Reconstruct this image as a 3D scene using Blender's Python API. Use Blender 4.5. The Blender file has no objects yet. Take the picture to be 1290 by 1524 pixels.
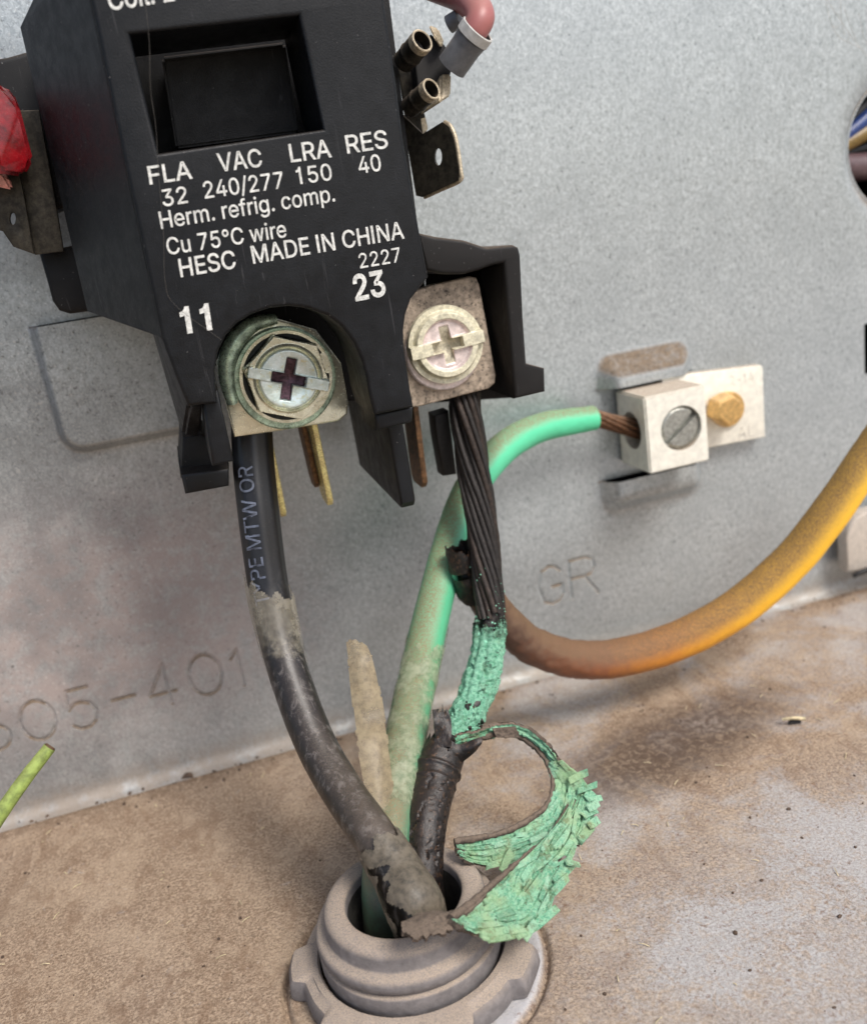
import bpy, bmesh, math, random
import numpy as np
from mathutils import Vector, Matrix
random.seed(7); rng = np.random.default_rng(7)
sc = bpy.context.scene
COL = sc.collection

# ------------------------------------------------------------------ camera
RM = np.array([[0.94845394, -0.22030925, 0.22781345],
               [0.14773309, 0.94331994, 0.29719088],
               [-0.28037487, -0.24821628, 0.92724248]])
FPX = 1389.87; DW = 150.0; CZ = 84.0      # focal length in photo pixels, mm to the panel, mm above the floor
CAM = np.array([0.0, -DW, CZ])
S = 0.001                                  # all lengths below are millimetres
cd = bpy.data.cameras.new('camera'); cam = bpy.data.objects.new('camera', cd); COL.objects.link(cam)
def c2w(v): v = np.array(v, float); return np.array([RM[0] @ v, RM[2] @ v, -(RM[1] @ v)])
rx, up_, bk = c2w((1, 0, 0)), c2w((0, -1, 0)), c2w((0, 0, -1))
cam.matrix_world = Matrix(((rx[0], up_[0], bk[0], 0), (rx[1], up_[1], bk[1], -DW * S), (rx[2], up_[2], bk[2], CZ * S), (0, 0, 0, 1)))
cd.sensor_fit = 'HORIZONTAL'; cd.sensor_width = 36; cd.lens = 36 * FPX / 1290
cd.clip_start = 0.002; cd.clip_end = 20
cd.dof.use_dof = True; cd.dof.focus_distance = 0.114; cd.dof.aperture_fstop = 30
sc.camera = cam
# ------------------------------------------------------------------ light
SUN_EL, SUN_AZ = math.radians(50), math.radians(28)   # azimuth measured from -y (behind the camera) towards +x
w = bpy.data.worlds.new("World"); sc.world = w; w.use_nodes = True
nt = w.node_tree; bg = nt.nodes['Background']; sky = nt.nodes.new('ShaderNodeTexSky')
sky.sky_type = 'NISHITA'; sky.sun_disc = False; sky.sun_elevation = SUN_EL
sky.sun_rotation = math.radians(180) - SUN_AZ; sky.dust_density = 3.0; sky.ozone_density = 1.0
nt.links.new(sky.outputs[0], bg.inputs[0]); bg.inputs[1].default_value = 0.085
sl = bpy.data.lights.new('sun', 'SUN'); so = bpy.data.objects.new('sun', sl); COL.objects.link(so)
sl.energy = 1.5; sl.angle = math.radians(20); sl.color = (1, .97, .93)
sd = Vector((math.sin(SUN_AZ) * math.cos(SUN_EL), -math.cos(SUN_AZ) * math.cos(SUN_EL), math.sin(SUN_EL)))
so.rotation_euler = sd.to_track_quat('Z', 'Y').to_euler()
sc.view_settings.view_transform = 'Standard'; sc.view_settings.look = 'None'
sc.view_settings.exposure = 0.97; sc.view_settings.gamma = 1
sc.cycles.use_denoising = True

# ------------------------------------------------------------------ geometry helpers
def ray(px, py): return c2w((px - 645, py - 762, FPX))
def P(px, py, Y):                          # where the sight line meets the plane Y mm in front of the panel
    d = ray(px, py); return CAM + d * ((DW - Y) / d[1])
def PF(px, py, Z=0):                       # ... and the plane Z mm above the floor
    d = ray(px, py); return CAM + d * ((Z - CZ) / d[2])
def mpp(px, py, Y): return (DW - Y) / ray(px, py)[1]   # mm per photo pixel there
ORG = {}
def finish(o, parent):
    COL.objects.link(o)
    if parent is not None: o.parent = parent; ORG[o.name] = ORG[parent.name]
    return o
def smooth(me, ang=38):
    me.polygons.foreach_set('use_smooth', [True] * len(me.polygons))
    if ang < 179: me.set_sharp_from_angle(angle=math.radians(ang))
def mk(name, V, F, mats, parent=None, ang=38, origin=None, fm=None, attrs=None):
    V = np.asarray(V, float)
    org = np.asarray(ORG[parent.name] if parent is not None else (origin if origin is not None else V.mean(0)), float)
    me = bpy.data.meshes.new(name)
    me.from_pydata(((V - org) * S).tolist(), [], F if isinstance(F, list) else F.tolist())
    for m in (mats if isinstance(mats, (list, tuple)) else [mats]): me.materials.append(m)
    if fm is not None: me.polygons.foreach_set('material_index', np.asarray(fm, np.int32))
    if attrs:
        for k, a in attrs.items():
            at = me.attributes.new(k, 'FLOAT', 'POINT'); at.data.foreach_set('value', np.asarray(a, np.float32))
    me.update(); smooth(me, ang)
    o = bpy.data.objects.new(name, me); ORG[o.name] = org
    finish(o, parent)
    if parent is None: o.location = org * S
    return o
def mesh_part(name, me, mats, parent=None, ang=38, origin=None):   # an existing mesh in mm
    V = np.array([v.co[:] for v in me.vertices]); F = [list(p.vertices) for p in me.polygons]
    bpy.data.meshes.remove(me)
    return mk(name, V, F, mats, parent, ang, origin)
def tag(o, label, cat, group=None, kind=None):
    if label: o['label'] = label
    if cat: o['category'] = cat
    if group: o['group'] = group
    if kind: o['kind'] = kind
    return o
def thing(name, label, cat, loc, group=None):
    o = bpy.data.objects.new(name, None); COL.objects.link(o); o.location = np.asarray(loc, float) * S
    o.empty_display_size = .005; ORG[o.name] = np.asarray(loc, float)
    return tag(o, label, cat, group)
def ev_mesh(ob):
    COL.objects.link(ob); bpy.context.view_layer.update()
    me = bpy.data.meshes.new_from_object(ob.evaluated_get(bpy.context.evaluated_depsgraph_get()))
    COL.objects.unlink(ob); return me
GLYPH = {' ':(188,[]),'-':(453,["337,244 337,188 114,188 114,244"]),
'.':(188,["95,-4 83,-3 72,1 63,9 55,18 51,29 49,41 51,53 55,64 63,73 72,81 83,85 95,87 107,85 118,81 128,73 135,64 139,53 141,41 139,29 135,18 128,9 118,1 107,-3"]),
'/':(249,["235,533 71,-76 14,-76 178,533"]),
'0':(453,["227,-7 191,-3 158,7 130,24 105,48 85,77 69,113 57,155 50,202 48,254 50,306 57,353 69,395 85,431 106,461 130,484 159,502 191,512 227,516 262,512 294,502 323,484 347,461 368,431 384,395 396,353 403,306 405,254 403,202 396,155 384,113 368,77 348,48 323,24 295,7 263,-3","227,50 250,52 271,60 290,74 306,92 320,116 330,144 338,176 342,213 344,254 342,295 338,332 330,365 320,393 306,416 290,435 271,449 250,457 227,460 203,457 182,449 163,435 147,416 134,393 123,365 115,332 111,295 109,254 111,213 115,176 123,144 134,116 147,92 163,74 182,60 203,52"]),
'1':(400,["170,0 236,0 236,523 186,523 168,474 132,440 78,424 78,368 128,378 170,402"]),
'2':(453,["64,0 64,47 234,229 252,248 268,266 282,282 294,298 303,312 311,327 316,341 319,356 320,371 319,389 315,405 308,419 298,431 287,441 273,449 258,455 241,458 224,460 205,458 188,454 172,447 159,438 148,427 139,413 132,398 128,381 127,362 65,362 68,391 75,418 86,442 102,464 121,482 143,496 168,507 195,513 225,516 254,513 281,507 306,497 328,482 346,465 361,445 372,423 379,398 381,372 380,354 376,336 371,318 362,299 351,280 336,259 317,235 294,209 267,180 153,60 153,57 389,57 389,0"]),
'3':(453,["218,-7 188,-5 159,1 133,10 108,22 88,38 70,57 57,79 48,104 44,132 109,132 112,115 118,100 126,87 137,76 150,66 165,59 182,54 199,51 218,50 239,51 257,55 275,61 290,69 304,80 315,93 323,108 327,125 329,145 328,163 323,180 316,196 305,211 292,223 275,234 254,241 229,246 201,248 157,248 157,299 288,448 288,452 70,452 70,509 372,509 372,461 211,278 211,289 247,290 279,286 308,276 333,262 354,244 371,222 383,198 390,173 393,145 390,116 383,90 370,66 353,45 333,27 309,12 281,2 251,-5"]),
'4':(453,["40,105 40,158 247,509 311,509 108,166 108,163 413,163 413,105","282,0 282,121 282,146 282,318 343,318 343,0"]),
'5':(453,["221,-7 192,-5 165,1 140,11 118,25 99,41 83,60 71,82 63,105 60,130 122,130 125,115 130,102 138,89 148,78 160,68 173,60 188,54 204,51 221,50 241,51 259,56 276,64 291,75 304,89 314,104 322,122 326,141 328,162 326,183 321,203 314,221 303,237 290,251 275,262 257,270 238,275 218,277 201,276 184,273 167,268 152,262 139,255 128,246 67,253 96,509 366,509 366,452 150,452 134,301 136,301 148,311 162,318 177,325 194,330 211,333 229,334 252,332 273,328 294,321 313,311 330,299 345,285 358,269 370,251 379,231 385,210 389,187 391,163 388,132 381,102 369,76 352,52 332,32 309,15 282,3 253,-4"]),
'7':(453,["97,0 323,448 323,452 62,452 62,509 390,509 390,449 165,0"]),
':':(188,["95,-4 83,-3 72,1 63,9 55,18 51,29 49,41 51,53 55,64 63,73 72,81 83,85 95,87 107,85 118,81 128,73 135,64 139,53 141,41 139,29 135,18 128,9 118,1 107,-3","95,271 83,272 72,277 63,284 55,294 51,304 49,316 51,328 55,339 63,349 72,356 83,360 95,362 107,360 118,356 128,349 135,339 139,328 141,316 139,304 135,294 128,284 118,277 107,272"]),
'A':(480,["16,0 201,509 276,509 463,0 395,0 287,302 280,323 272,346 264,372 255,402 244,438 232,478 245,478 233,437 222,402 213,371 204,345 197,322 190,302 85,0","110,142 110,199 370,199 370,142"]),
'C':(510,["267,-7 225,-3 186,7 150,25 118,49 92,79 70,115 53,157 43,203 40,254 43,305 53,352 70,393 92,429 118,459 150,484 186,501 225,512 267,516 292,514 317,511 340,504 362,496 383,485 402,471 419,456 434,438 448,418 459,397 467,373 473,348 408,348 404,365 397,380 389,395 380,407 369,418 357,428 344,437 330,444 315,449 300,453 284,455 267,456 237,453 209,445 183,432 160,414 141,391 125,364 113,332 106,295 103,254 106,213 113,177 125,145 141,117 161,94 184,76 210,63 237,56 267,53 284,54 300,56 315,60 330,65 344,72 357,81 369,90 380,102 389,114 397,128 404,144 408,160 473,160 467,135 459,112 448,91 435,71 420,53 402,38 383,24 363,13 340,5 317,-2 293,-6"]),
'D':(502,["125,509 125,0 60,0 60,509","219,0 96,0 96,57 215,57 254,60 288,68 318,81 343,99 363,122 379,149 390,181 397,216 399,255 397,294 390,329 379,361 364,388 344,410 319,428 291,441 258,449 221,452 93,452 93,509 225,509 272,505 315,495 352,478 385,455 412,426 433,391 449,351 458,306 462,255 458,205 449,159 433,119 411,83 384,54 351,31 312,14 268,3"]),
'E':(419,["60,0 60,509 372,509 372,452 125,452 125,286 355,286 355,229 125,229 125,57 375,57 375,0"]),
'F':(410,["60,0 60,509 369,509 369,452 125,452 125,278 346,278 346,221 125,221 125,0"]),
'H':(517,["60,0 60,509 125,509 125,289 392,289 392,509 457,509 457,0 392,0 392,232 125,232 125,0"]),
'I':(180,["44,523 114,523 114,0 44,0"]),
'L':(393,["60,0 60,509 125,509 125,57 361,57 361,0"]),
'M':(628,["60,0 60,509 152,509 277,187 280,179 284,170 287,159 291,147 295,135 299,123 303,110 307,97 311,84 315,71 318,60 322,49 307,49 310,59 314,71 318,83 322,95 326,108 330,121 334,134 338,146 342,158 346,169 349,179 352,187 476,509 568,509 568,0 504,0 504,291 504,302 504,314 504,327 505,340 505,354 505,369 505,383 506,398 506,413 506,428 507,443 507,457 513,457 508,441 503,425 498,409 492,393 487,378 482,363 477,348 472,335 467,322 463,310 459,300 456,291 342,0 286,0 170,291 167,300 163,310 159,321 155,333 150,347 145,361 140,376 134,392 129,408 123,424 118,441 112,457 119,457 119,444 120,430 120,416 120,401 121,386 121,372 121,357 121,342 121,328 122,315 122,302 122,291 122,0"]),
'N':(523,["60,0 60,509 136,509 343,183 349,174 355,163 363,151 371,137 379,122 387,107 396,90 405,73 414,55 405,54 403,72 402,90 401,108 400,126 399,142 399,157 399,171 399,184 399,195 399,509 463,509 463,0 387,0 202,290 194,303 186,317 177,331 168,346 159,363 148,381 136,402 123,425 107,452 119,454 120,429 121,406 122,384 123,363 124,345 124,328 125,313 125,301 125,291 125,0"]),
'O':(533,["267,-7 225,-3 186,7 150,25 119,49 92,79 70,115 53,157 43,203 40,254 43,305 53,352 70,393 92,429 119,459 150,484 186,501 225,512 267,516 309,512 348,501 383,484 415,459 442,429 464,393 480,352 490,305 493,254 490,203 480,157 464,115 442,79 415,49 383,25 348,7 309,-3","267,53 296,55 324,63 349,76 372,94 392,116 408,144 420,176 428,213 430,254 428,295 420,332 408,365 392,392 372,415 349,433 324,446 296,453 267,456 237,453 210,445 184,433 161,415 141,392 125,364 113,332 106,295 103,254 106,213 113,176 125,144 141,117 161,94 184,76 210,63 237,55"]),
'P':(445,["60,0 60,509 125,509 125,0","100,509 235,509 272,506 304,499 332,487 356,471 375,452 390,430 400,404 406,377 409,348 406,318 400,291 390,265 375,243 356,223 332,207 304,195 272,188 235,186 109,186 109,242 232,242 257,244 279,248 297,256 312,266 324,279 333,294 339,310 343,328 344,348 343,367 339,385 333,402 324,416 312,428 297,439 279,446 257,451 232,452 100,452"]),
'R':(449,["60,0 60,509 125,509 125,0","100,509 236,509 273,506 305,500 333,489 356,473 376,455 390,433 401,408 407,381 409,352 407,323 401,296 390,271 376,250 356,232 333,217 305,206 273,200 236,198 100,198 100,255 233,255 258,256 280,260 298,267 313,276 325,287 334,300 340,316 344,333 345,352 344,371 340,389 334,405 325,419 312,430 297,440 279,446 258,451 233,452 100,452","353,0 230,229 303,229 428,0"]),
'S':(447,["224,-9 188,-7 156,-1 127,9 102,23 81,40 64,60 51,83 42,109 38,137 104,137 108,118 114,102 123,88 135,76 150,66 166,59 184,53 204,50 224,49 246,50 267,54 286,60 303,69 317,79 329,92 338,106 344,122 345,139 344,154 339,168 332,179 322,189 310,197 296,205 280,211 263,217 245,222 184,239 145,253 112,269 86,289 67,313 56,341 52,372 54,400 62,425 75,448 92,468 113,484 138,498 165,508 195,514 227,516 259,514 289,508 316,498 340,484 360,468 377,449 390,427 397,403 401,378 337,378 332,402 320,421 302,437 280,449 254,456 225,459 204,457 185,454 167,448 152,440 139,430 129,418 121,405 116,391 115,376 117,359 122,345 131,334 142,324 155,315 169,308 184,302 198,297 212,293 264,279 279,275 295,270 311,264 328,256 344,248 359,238 372,226 384,213 394,198 402,180 407,161 408,139 406,112 399,87 386,64 370,43 349,25 323,11 294,0 261,-7"]),
'T':(449,["32,452 32,509 417,509 417,452 257,452 257,0 192,0 192,452"]),
'V':(480,["204,0 16,509 84,509 192,206 199,187 206,164 215,137 225,106 236,71 248,31 234,31 246,71 257,107 267,138 275,165 283,187 289,206 395,509 463,509 278,0"]),
'W':(686,["155,0 16,509 82,509 163,196 167,179 171,162 175,145 179,128 183,111 187,94 190,76 194,58 197,40 189,40 193,58 196,76 200,94 203,111 207,128 211,145 215,162 220,179 224,196 306,509 380,509 462,196 466,179 470,162 474,145 478,128 482,111 486,94 490,76 494,58 497,40 488,40 492,58 495,76 499,94 502,111 506,128 510,145 514,162 519,179 523,196 603,509 669,509 530,0 455,0 368,323 362,345 357,368 351,391 346,417 341,445 336,475 350,475 345,446 340,420 335,395 330,371 324,347 318,323 230,0"]),
'Y':(472,["203,0 203,208 16,509 91,509 192,344 203,327 213,309 222,292 231,274 240,254 249,230 224,230 233,254 242,275 251,293 260,310 270,327 280,344 381,509 455,509 268,208 268,0"]),
'c':(396,["207,-8 174,-5 144,3 117,16 93,35 72,58 56,85 44,116 36,150 34,187 36,225 44,260 56,291 72,318 93,341 117,360 144,374 174,382 207,384 225,384 243,381 260,377 276,371 291,364 305,356 318,346 329,335 340,322 349,308 356,293 361,277 303,262 300,272 295,281 290,289 284,297 277,304 270,311 261,316 252,321 242,325 231,328 220,329 207,330 184,328 163,321 145,310 130,296 118,278 108,258 102,236 98,212 96,187 98,163 102,139 108,117 118,97 130,80 145,66 163,55 184,49 207,46 220,47 232,49 242,52 253,55 262,60 271,66 278,73 285,80 291,89 297,98 301,107 304,117 363,102 357,86 350,70 341,56 331,43 319,32 306,21 292,12 277,5 261,-1 243,-5 226,-7"]),
'e':(404,["212,-8 177,-5 145,3 117,16 92,35 72,58 56,85 44,116 36,150 34,187 36,224 43,258 55,290 71,317 91,340 115,359 142,373 172,382 205,384 226,383 246,380 266,374 285,366 303,355 319,341 334,324 347,305 357,282 365,256 369,227 371,194 371,169 75,169 75,221 338,221 310,202 308,226 304,248 298,269 288,286 277,301 262,314 246,323 227,328 205,330 183,328 164,323 146,313 131,301 119,286 109,270 102,251 97,231 96,211 96,178 97,151 102,127 110,106 121,88 135,73 151,61 169,53 190,48 212,46 227,47 241,49 254,53 265,58 276,65 285,73 293,82 300,93 305,105 365,91 358,72 348,55 335,39 320,26 302,14 282,4 261,-3 237,-7"]),
'f':(254,["228,379 228,327 6,327 6,379","80,0 80,432 82,452 87,470 96,486 107,499 120,510 135,519 152,525 169,529 187,530 200,530 212,529 222,527 231,525 238,523 243,521 227,468 224,470 220,471 215,472 209,473 202,474 195,474 178,472 164,468 154,460 147,449 143,435 142,419 142,0"]),
'g':(425,["207,-151 180,-149 156,-146 134,-140 114,-132 97,-122 82,-110 70,-97 59,-84 50,-69 101,-41 107,-49 114,-57 121,-66 131,-74 141,-82 154,-88 169,-93 187,-96 207,-97 236,-95 261,-87 282,-75 298,-58 308,-34 311,-6 311,68 306,68 301,60 294,51 287,41 277,32 266,23 252,16 236,10 217,6 195,5 165,7 138,14 113,27 90,43 71,65 55,90 43,120 36,154 34,191 36,229 43,263 55,293 71,320 90,342 112,361 138,374 166,382 196,384 218,383 237,379 253,373 267,365 279,356 288,346 296,336 302,327 308,319 313,319 313,379 372,379 372,-9 370,-40 363,-67 350,-90 334,-109 314,-124 290,-136 264,-144 237,-149","205,59 227,61 246,66 263,75 278,87 290,103 300,121 307,142 311,166 312,193 311,219 307,242 300,264 291,283 278,299 264,312 247,322 227,328 205,330 182,328 162,322 145,312 130,298 118,282 108,262 102,241 98,218 96,193 98,167 102,144 109,123 118,104 131,88 145,76 163,66 183,61"]),
'i':(167,["84,443 73,444 63,448 54,455 47,463 43,472 41,483 43,494 47,504 54,512 63,518 73,522 84,524 95,522 105,518 114,512 121,504 125,494 126,483 125,472 121,463 114,455 105,448 95,444","52,0 52,379 114,379 114,0"]),
'l':(189,["139,-2 112,0 91,8 74,20 62,37 55,59 52,84 52,509 114,509 114,99 114,83 116,71 120,62 126,57 135,53 146,52 152,52 156,52 160,53 163,53 167,54 170,54 181,3 175,1 169,0 162,-1 154,-2 147,-2"]),
'm':(610,["52,0 52,379 112,379 112,295 107,295 114,314 122,331 132,346 144,358 158,368 172,376 187,382 203,385 219,386 245,383 268,375 287,361 303,342 314,320 321,295 312,295 318,312 326,329 337,343 350,356 364,366 381,375 398,381 417,385 437,386 458,385 478,380 497,372 514,361 528,346 541,328 550,307 555,283 557,255 557,0 496,0 496,254 493,279 485,298 472,313 456,323 438,329 418,330 402,329 387,326 374,320 363,312 353,302 345,290 340,277 336,263 335,247 335,0 274,0 274,260 272,280 265,297 253,311 238,322 220,328 199,330 185,329 171,326 157,320 145,312 135,302 126,289 119,274 115,257 114,238 114,0"]),
'o':(415,["207,-8 174,-5 144,3 117,16 93,35 72,58 56,85 44,116 36,150 34,187 36,225 44,260 56,291 72,318 93,341 117,360 144,374 174,382 207,384 241,382 271,374 298,360 323,341 343,318 359,291 371,260 379,225 381,187 379,150 371,116 359,85 343,58 323,35 298,16 271,3 241,-5","207,46 231,49 252,55 270,66 285,80 298,97 307,117 314,139 318,163 319,187 318,212 314,236 307,258 298,278 285,296 270,310 252,321 231,328 207,330 184,328 163,321 145,310 130,296 118,278 108,258 102,236 98,212 96,187 98,163 102,139 108,117 118,97 130,80 145,66 163,55 184,49"]),
'p':(424,["52,-143 52,379 112,379 112,319 118,319 123,327 130,336 137,346 146,355 158,364 171,373 187,379 207,383 229,384 259,382 287,374 313,361 335,342 354,320 370,293 381,261 388,227 390,189 388,151 381,116 370,84 355,57 336,34 313,16 288,3 260,-6 229,-8 208,-7 189,-3 172,4 159,12 147,21 138,31 130,41 123,50 118,59 114,59 114,-143","220,47 242,49 262,55 279,66 294,80 306,97 316,117 323,139 327,163 328,189 327,215 323,239 316,261 306,281 294,298 280,311 262,322 243,328 220,330 198,328 178,322 161,312 146,299 134,282 125,263 118,241 114,216 113,189 114,162 118,138 125,115 135,95 147,78 162,65 179,55 198,49"]),
'r':(259,["52,0 52,379 112,379 112,321 115,321 124,339 136,354 152,367 171,377 191,383 213,385 218,385 223,385 229,384 235,384 239,384 243,384 243,322 241,323 236,324 230,324 223,325 215,326 207,326 190,324 174,321 159,315 146,306 135,296 126,284 119,269 115,254 114,237 114,0"]),
'u':(410,["182,-5 158,-3 135,2 115,11 97,23 81,39 69,59 60,82 54,109 52,139 52,379 114,379 114,144 116,117 124,94 137,75 154,61 175,53 200,50 218,51 234,55 249,62 262,71 274,83 283,97 290,113 295,132 296,153 296,379 357,379 357,0 298,0 298,92 307,92 294,60 277,35 257,17 234,5 209,-3"]),
'w':(567,["138,0 22,379 87,379 133,214 140,190 147,164 154,137 161,107 168,75 175,41 165,41 172,74 179,105 185,135 192,163 199,189 206,214 252,379 316,379 361,214 368,189 375,163 381,136 388,106 395,75 402,41 391,41 398,75 406,106 413,135 420,163 427,189 434,214 480,379 544,379 429,0 368,0 319,172 314,189 309,207 304,225 300,243 295,262 290,280 286,299 281,318 276,338 290,338 286,319 281,299 277,280 272,262 267,243 262,225 258,207 253,189 248,172 199,0"]),
'°':(316,["158,283 138,285 118,290 100,298 84,310 70,324 59,340 50,358 45,377 43,397 45,418 50,437 59,455 70,472 84,486 100,497 118,506 138,511 158,513 179,511 198,506 216,497 232,486 246,472 257,455 266,437 271,418 273,397 271,377 266,358 257,340 246,324 232,310 216,298 198,290 179,285","158,334 170,335 180,338 190,343 199,349 207,357 213,366 218,376 221,386 222,397 221,409 218,420 213,430 207,439 199,446 190,453 180,458 170,461 158,462 147,461 136,458 126,453 117,446 109,439 103,430 98,420 95,409 94,397 95,386 98,376 103,366 109,357 117,349 126,343 136,338 147,335"])}
CAPH = 0.5235
def cap_height(): return CAPH
def text_vf(s, bold=0.0, res=3):           # printed lettering: flat filled outlines of a plain grotesque alphabet
    x, layers = 0, {}
    for ch in s:
        adv, loops = GLYPH[ch]; layer = -1
        gl_ = [np.array([((x + int(a)) / 1000, int(b_) / 1000) for a, b_ in (q.split(',') for q in lp.split())]) for lp in loops]
        for lp in gl_:                     # outlines run clockwise, counters the other way; overlapping strokes lie on their own layer
            hole = ch in '0Oo\u00b0gp' and any(o is not lp and (o.min(0) < lp.min(0)).all() and (o.max(0) > lp.max(0)).all() for o in gl_)
            e = np.roll(lp, 1, 0); ar = (lp[:, 0] * e[:, 1] - e[:, 0] * lp[:, 1]).sum()
            if (ar < 0) != hole: lp = lp[::-1]
            if not hole: layer += 1
            layers.setdefault(max(layer, 0), []).append(lp)
        x += adv
    AV, AF, n0 = [], [], 0
    for k, L in layers.items():
        cu = bpy.data.curves.new('t', 'CURVE'); cu.dimensions = '2D'; cu.fill_mode = 'FRONT'
        for lp in L:
            q = [lp[0]]
            for p in lp[1:]:
                if math.dist(p, q[-1]) > .010: q.append(p)
            if math.dist(q[0], q[-1]) < .010: q.pop()
            q = np.array(q); e = np.roll(q, -1, 0) - q; e /= np.linalg.norm(e, axis=1)[:, None]; nn = np.c_[-e[:, 1], e[:, 0]]
            mt_ = nn + np.roll(nn, 1, 0); mt_ /= np.maximum((mt_ * nn).sum(1), .5)[:, None]
            sp = cu.splines.new('POLY'); sp.points.add(len(q) - 1); sp.use_cyclic_u = True
            for p, v in zip(sp.points, q + mt_ * bold): p.co = (v[0], v[1], 0, 1)
        ob = bpy.data.objects.new('t', cu); me = ev_mesh(ob)
        AV += [(v.co.x, v.co.y, k * .003) for v in me.vertices]; AF += [[i + n0 for i in p.vertices] for p in me.polygons]; n0 = len(AV)
        bpy.data.objects.remove(ob); bpy.data.curves.remove(cu); bpy.data.meshes.remove(me)
    return np.array(AV), AF
def curve_vf(loops, t, bevel=0.0, bres=2):           # filled 2-D outline with holes, extruded; local x,y,z
    cu = bpy.data.curves.new('c', 'CURVE'); cu.dimensions = '2D'; cu.fill_mode = 'BOTH'
    cu.extrude = max(t / 2 - bevel, 0.001); cu.bevel_depth = bevel; cu.bevel_resolution = bres; cu.offset = -bevel
    for lp in loops:
        sp = cu.splines.new('POLY'); sp.points.add(len(lp) - 1); sp.use_cyclic_u = True
        for p, q in zip(sp.points, lp): p.co = (q[0], q[1], 0, 1)
    ob = bpy.data.objects.new('c', cu); me = ev_mesh(ob)
    bm = bmesh.new(); bm.from_mesh(me); bmesh.ops.remove_doubles(bm, verts=bm.verts, dist=1e-4); bm.to_mesh(me); bm.free()
    V = np.array([v.co[:] for v in me.vertices]); F = [list(p.vertices) for p in me.polygons]
    bpy.data.objects.remove(ob); bpy.data.curves.remove(cu); bpy.data.meshes.remove(me)
    return V, F
def plate(name, loops, Y0, Y1, mats, parent, bevel=0.2, ang=38, bres=2):
    """outline(s) given as photo pixels on the plane Y1 (front); solid back to Y0"""
    L = []
    for k, lp in enumerate(loops):
        q = [(P(a, b, Y1)[0], P(a, b, Y1)[2]) for a, b in lp]
        ar = sum(q[i][0] * q[i - 1][1] - q[i - 1][0] * q[i][1] for i in range(len(q)))
        if (ar < 0) != (k == 0): q = q[::-1]
        L.append(q[::-1])
    V, F = curve_vf(L, Y1 - Y0, bevel, bres)
    W = np.c_[V[:, 0], -V[:, 2] - (Y0 + Y1) / 2, V[:, 1]]
    return mk(name, W, F, mats, parent, ang)
def arc(cx, cy, rx_, ry_, a0, a1, n): return [(cx + rx_ * math.cos(math.radians(a)), cy + ry_ * math.sin(math.radians(a))) for a in np.linspace(a0, a1, n)]
def hull_me(pts, bevel=0.25, seg=2):
    bm = bmesh.new()
    for p in pts: bm.verts.new(p)
    r = bmesh.ops.convex_hull(bm, input=bm.verts)
    junk = [g for g in r['geom_interior'] if isinstance(g, bmesh.types.BMVert)]
    bmesh.ops.delete(bm, geom=[v for v in bm.verts if not v.link_faces], context='VERTS')
    bmesh.ops.dissolve_limit(bm, angle_limit=math.radians(3), verts=bm.verts, edges=bm.edges)
    if bevel > 0:
        bmesh.ops.bevel(bm, geom=[e for e in bm.edges if e.calc_face_angle(0) > .2], offset=bevel, segments=seg, affect='EDGES', clamp_overlap=True)
    bmesh.ops.recalc_face_normals(bm, faces=bm.faces)
    me = bpy.data.meshes.new('h'); bm.to_mesh(me); bm.free(); return me
def hull(name, pts, mats, parent, bevel=0.25, ang=38):     # pts: (px, py, Y)
    return mesh_part(name, hull_me([P(*p) for p in pts], bevel), mats, parent, ang)
def boolean(me, cutters):
    a = bpy.data.objects.new('a', me); tmp = []
    for c in cutters:
        b = bpy.data.objects.new('b', c); COL.objects.link(b); tmp.append(b)
        m = a.modifiers.new('m', 'BOOLEAN'); m.object = b; m.operation = 'DIFFERENCE'; m.solver = 'EXACT'
    r = ev_mesh(a)
    for b in tmp: bpy.data.objects.remove(b)
    bpy.data.objects.remove(a); return r
def cyl_me(p0, p1, r, n=40):
    V, F = tube_vf([p0, p1], [r, r], n, 2, caps=True)[:2]
    me = bpy.data.meshes.new('cy'); me.from_pydata(V.tolist(), [], F); me.update(); return me
def crom(pts, n):
    p = np.asarray(pts, float)
    if len(p) == 2: return p[0] + np.linspace(0, 1, n)[:, None] * (p[1] - p[0])
    q = np.vstack([2 * p[0] - p[1], p, 2 * p[-1] - p[-2]]); u = np.linspace(0, len(p) - 1, n)
    i = np.minimum(u.astype(int), len(p) - 2); t = (u - i)[:, None]
    a, b, c, d = q[i], q[i + 1], q[i + 2], q[i + 3]
    return .5 * (2 * b + (c - a) * t + (2 * a - 5 * b + 4 * c - d) * t ** 2 + (3 * b - a - 3 * c + d) * t ** 3)
def frames(C):
    T = np.gradient(C, axis=0); T /= np.linalg.norm(T, axis=1)[:, None] + 1e-12
    N = np.zeros_like(C); ref = np.array([0, -1.0, 0]) if abs(T[0][1]) < .85 else np.array([0, 0, 1.0])
    n = ref - T[0] * (ref @ T[0]); n /= np.linalg.norm(n)
    for k in range(len(C)):
        n = n - T[k] * (n @ T[k]); n /= np.linalg.norm(n); N[k] = n
    return T, N, np.cross(T, N)
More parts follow.
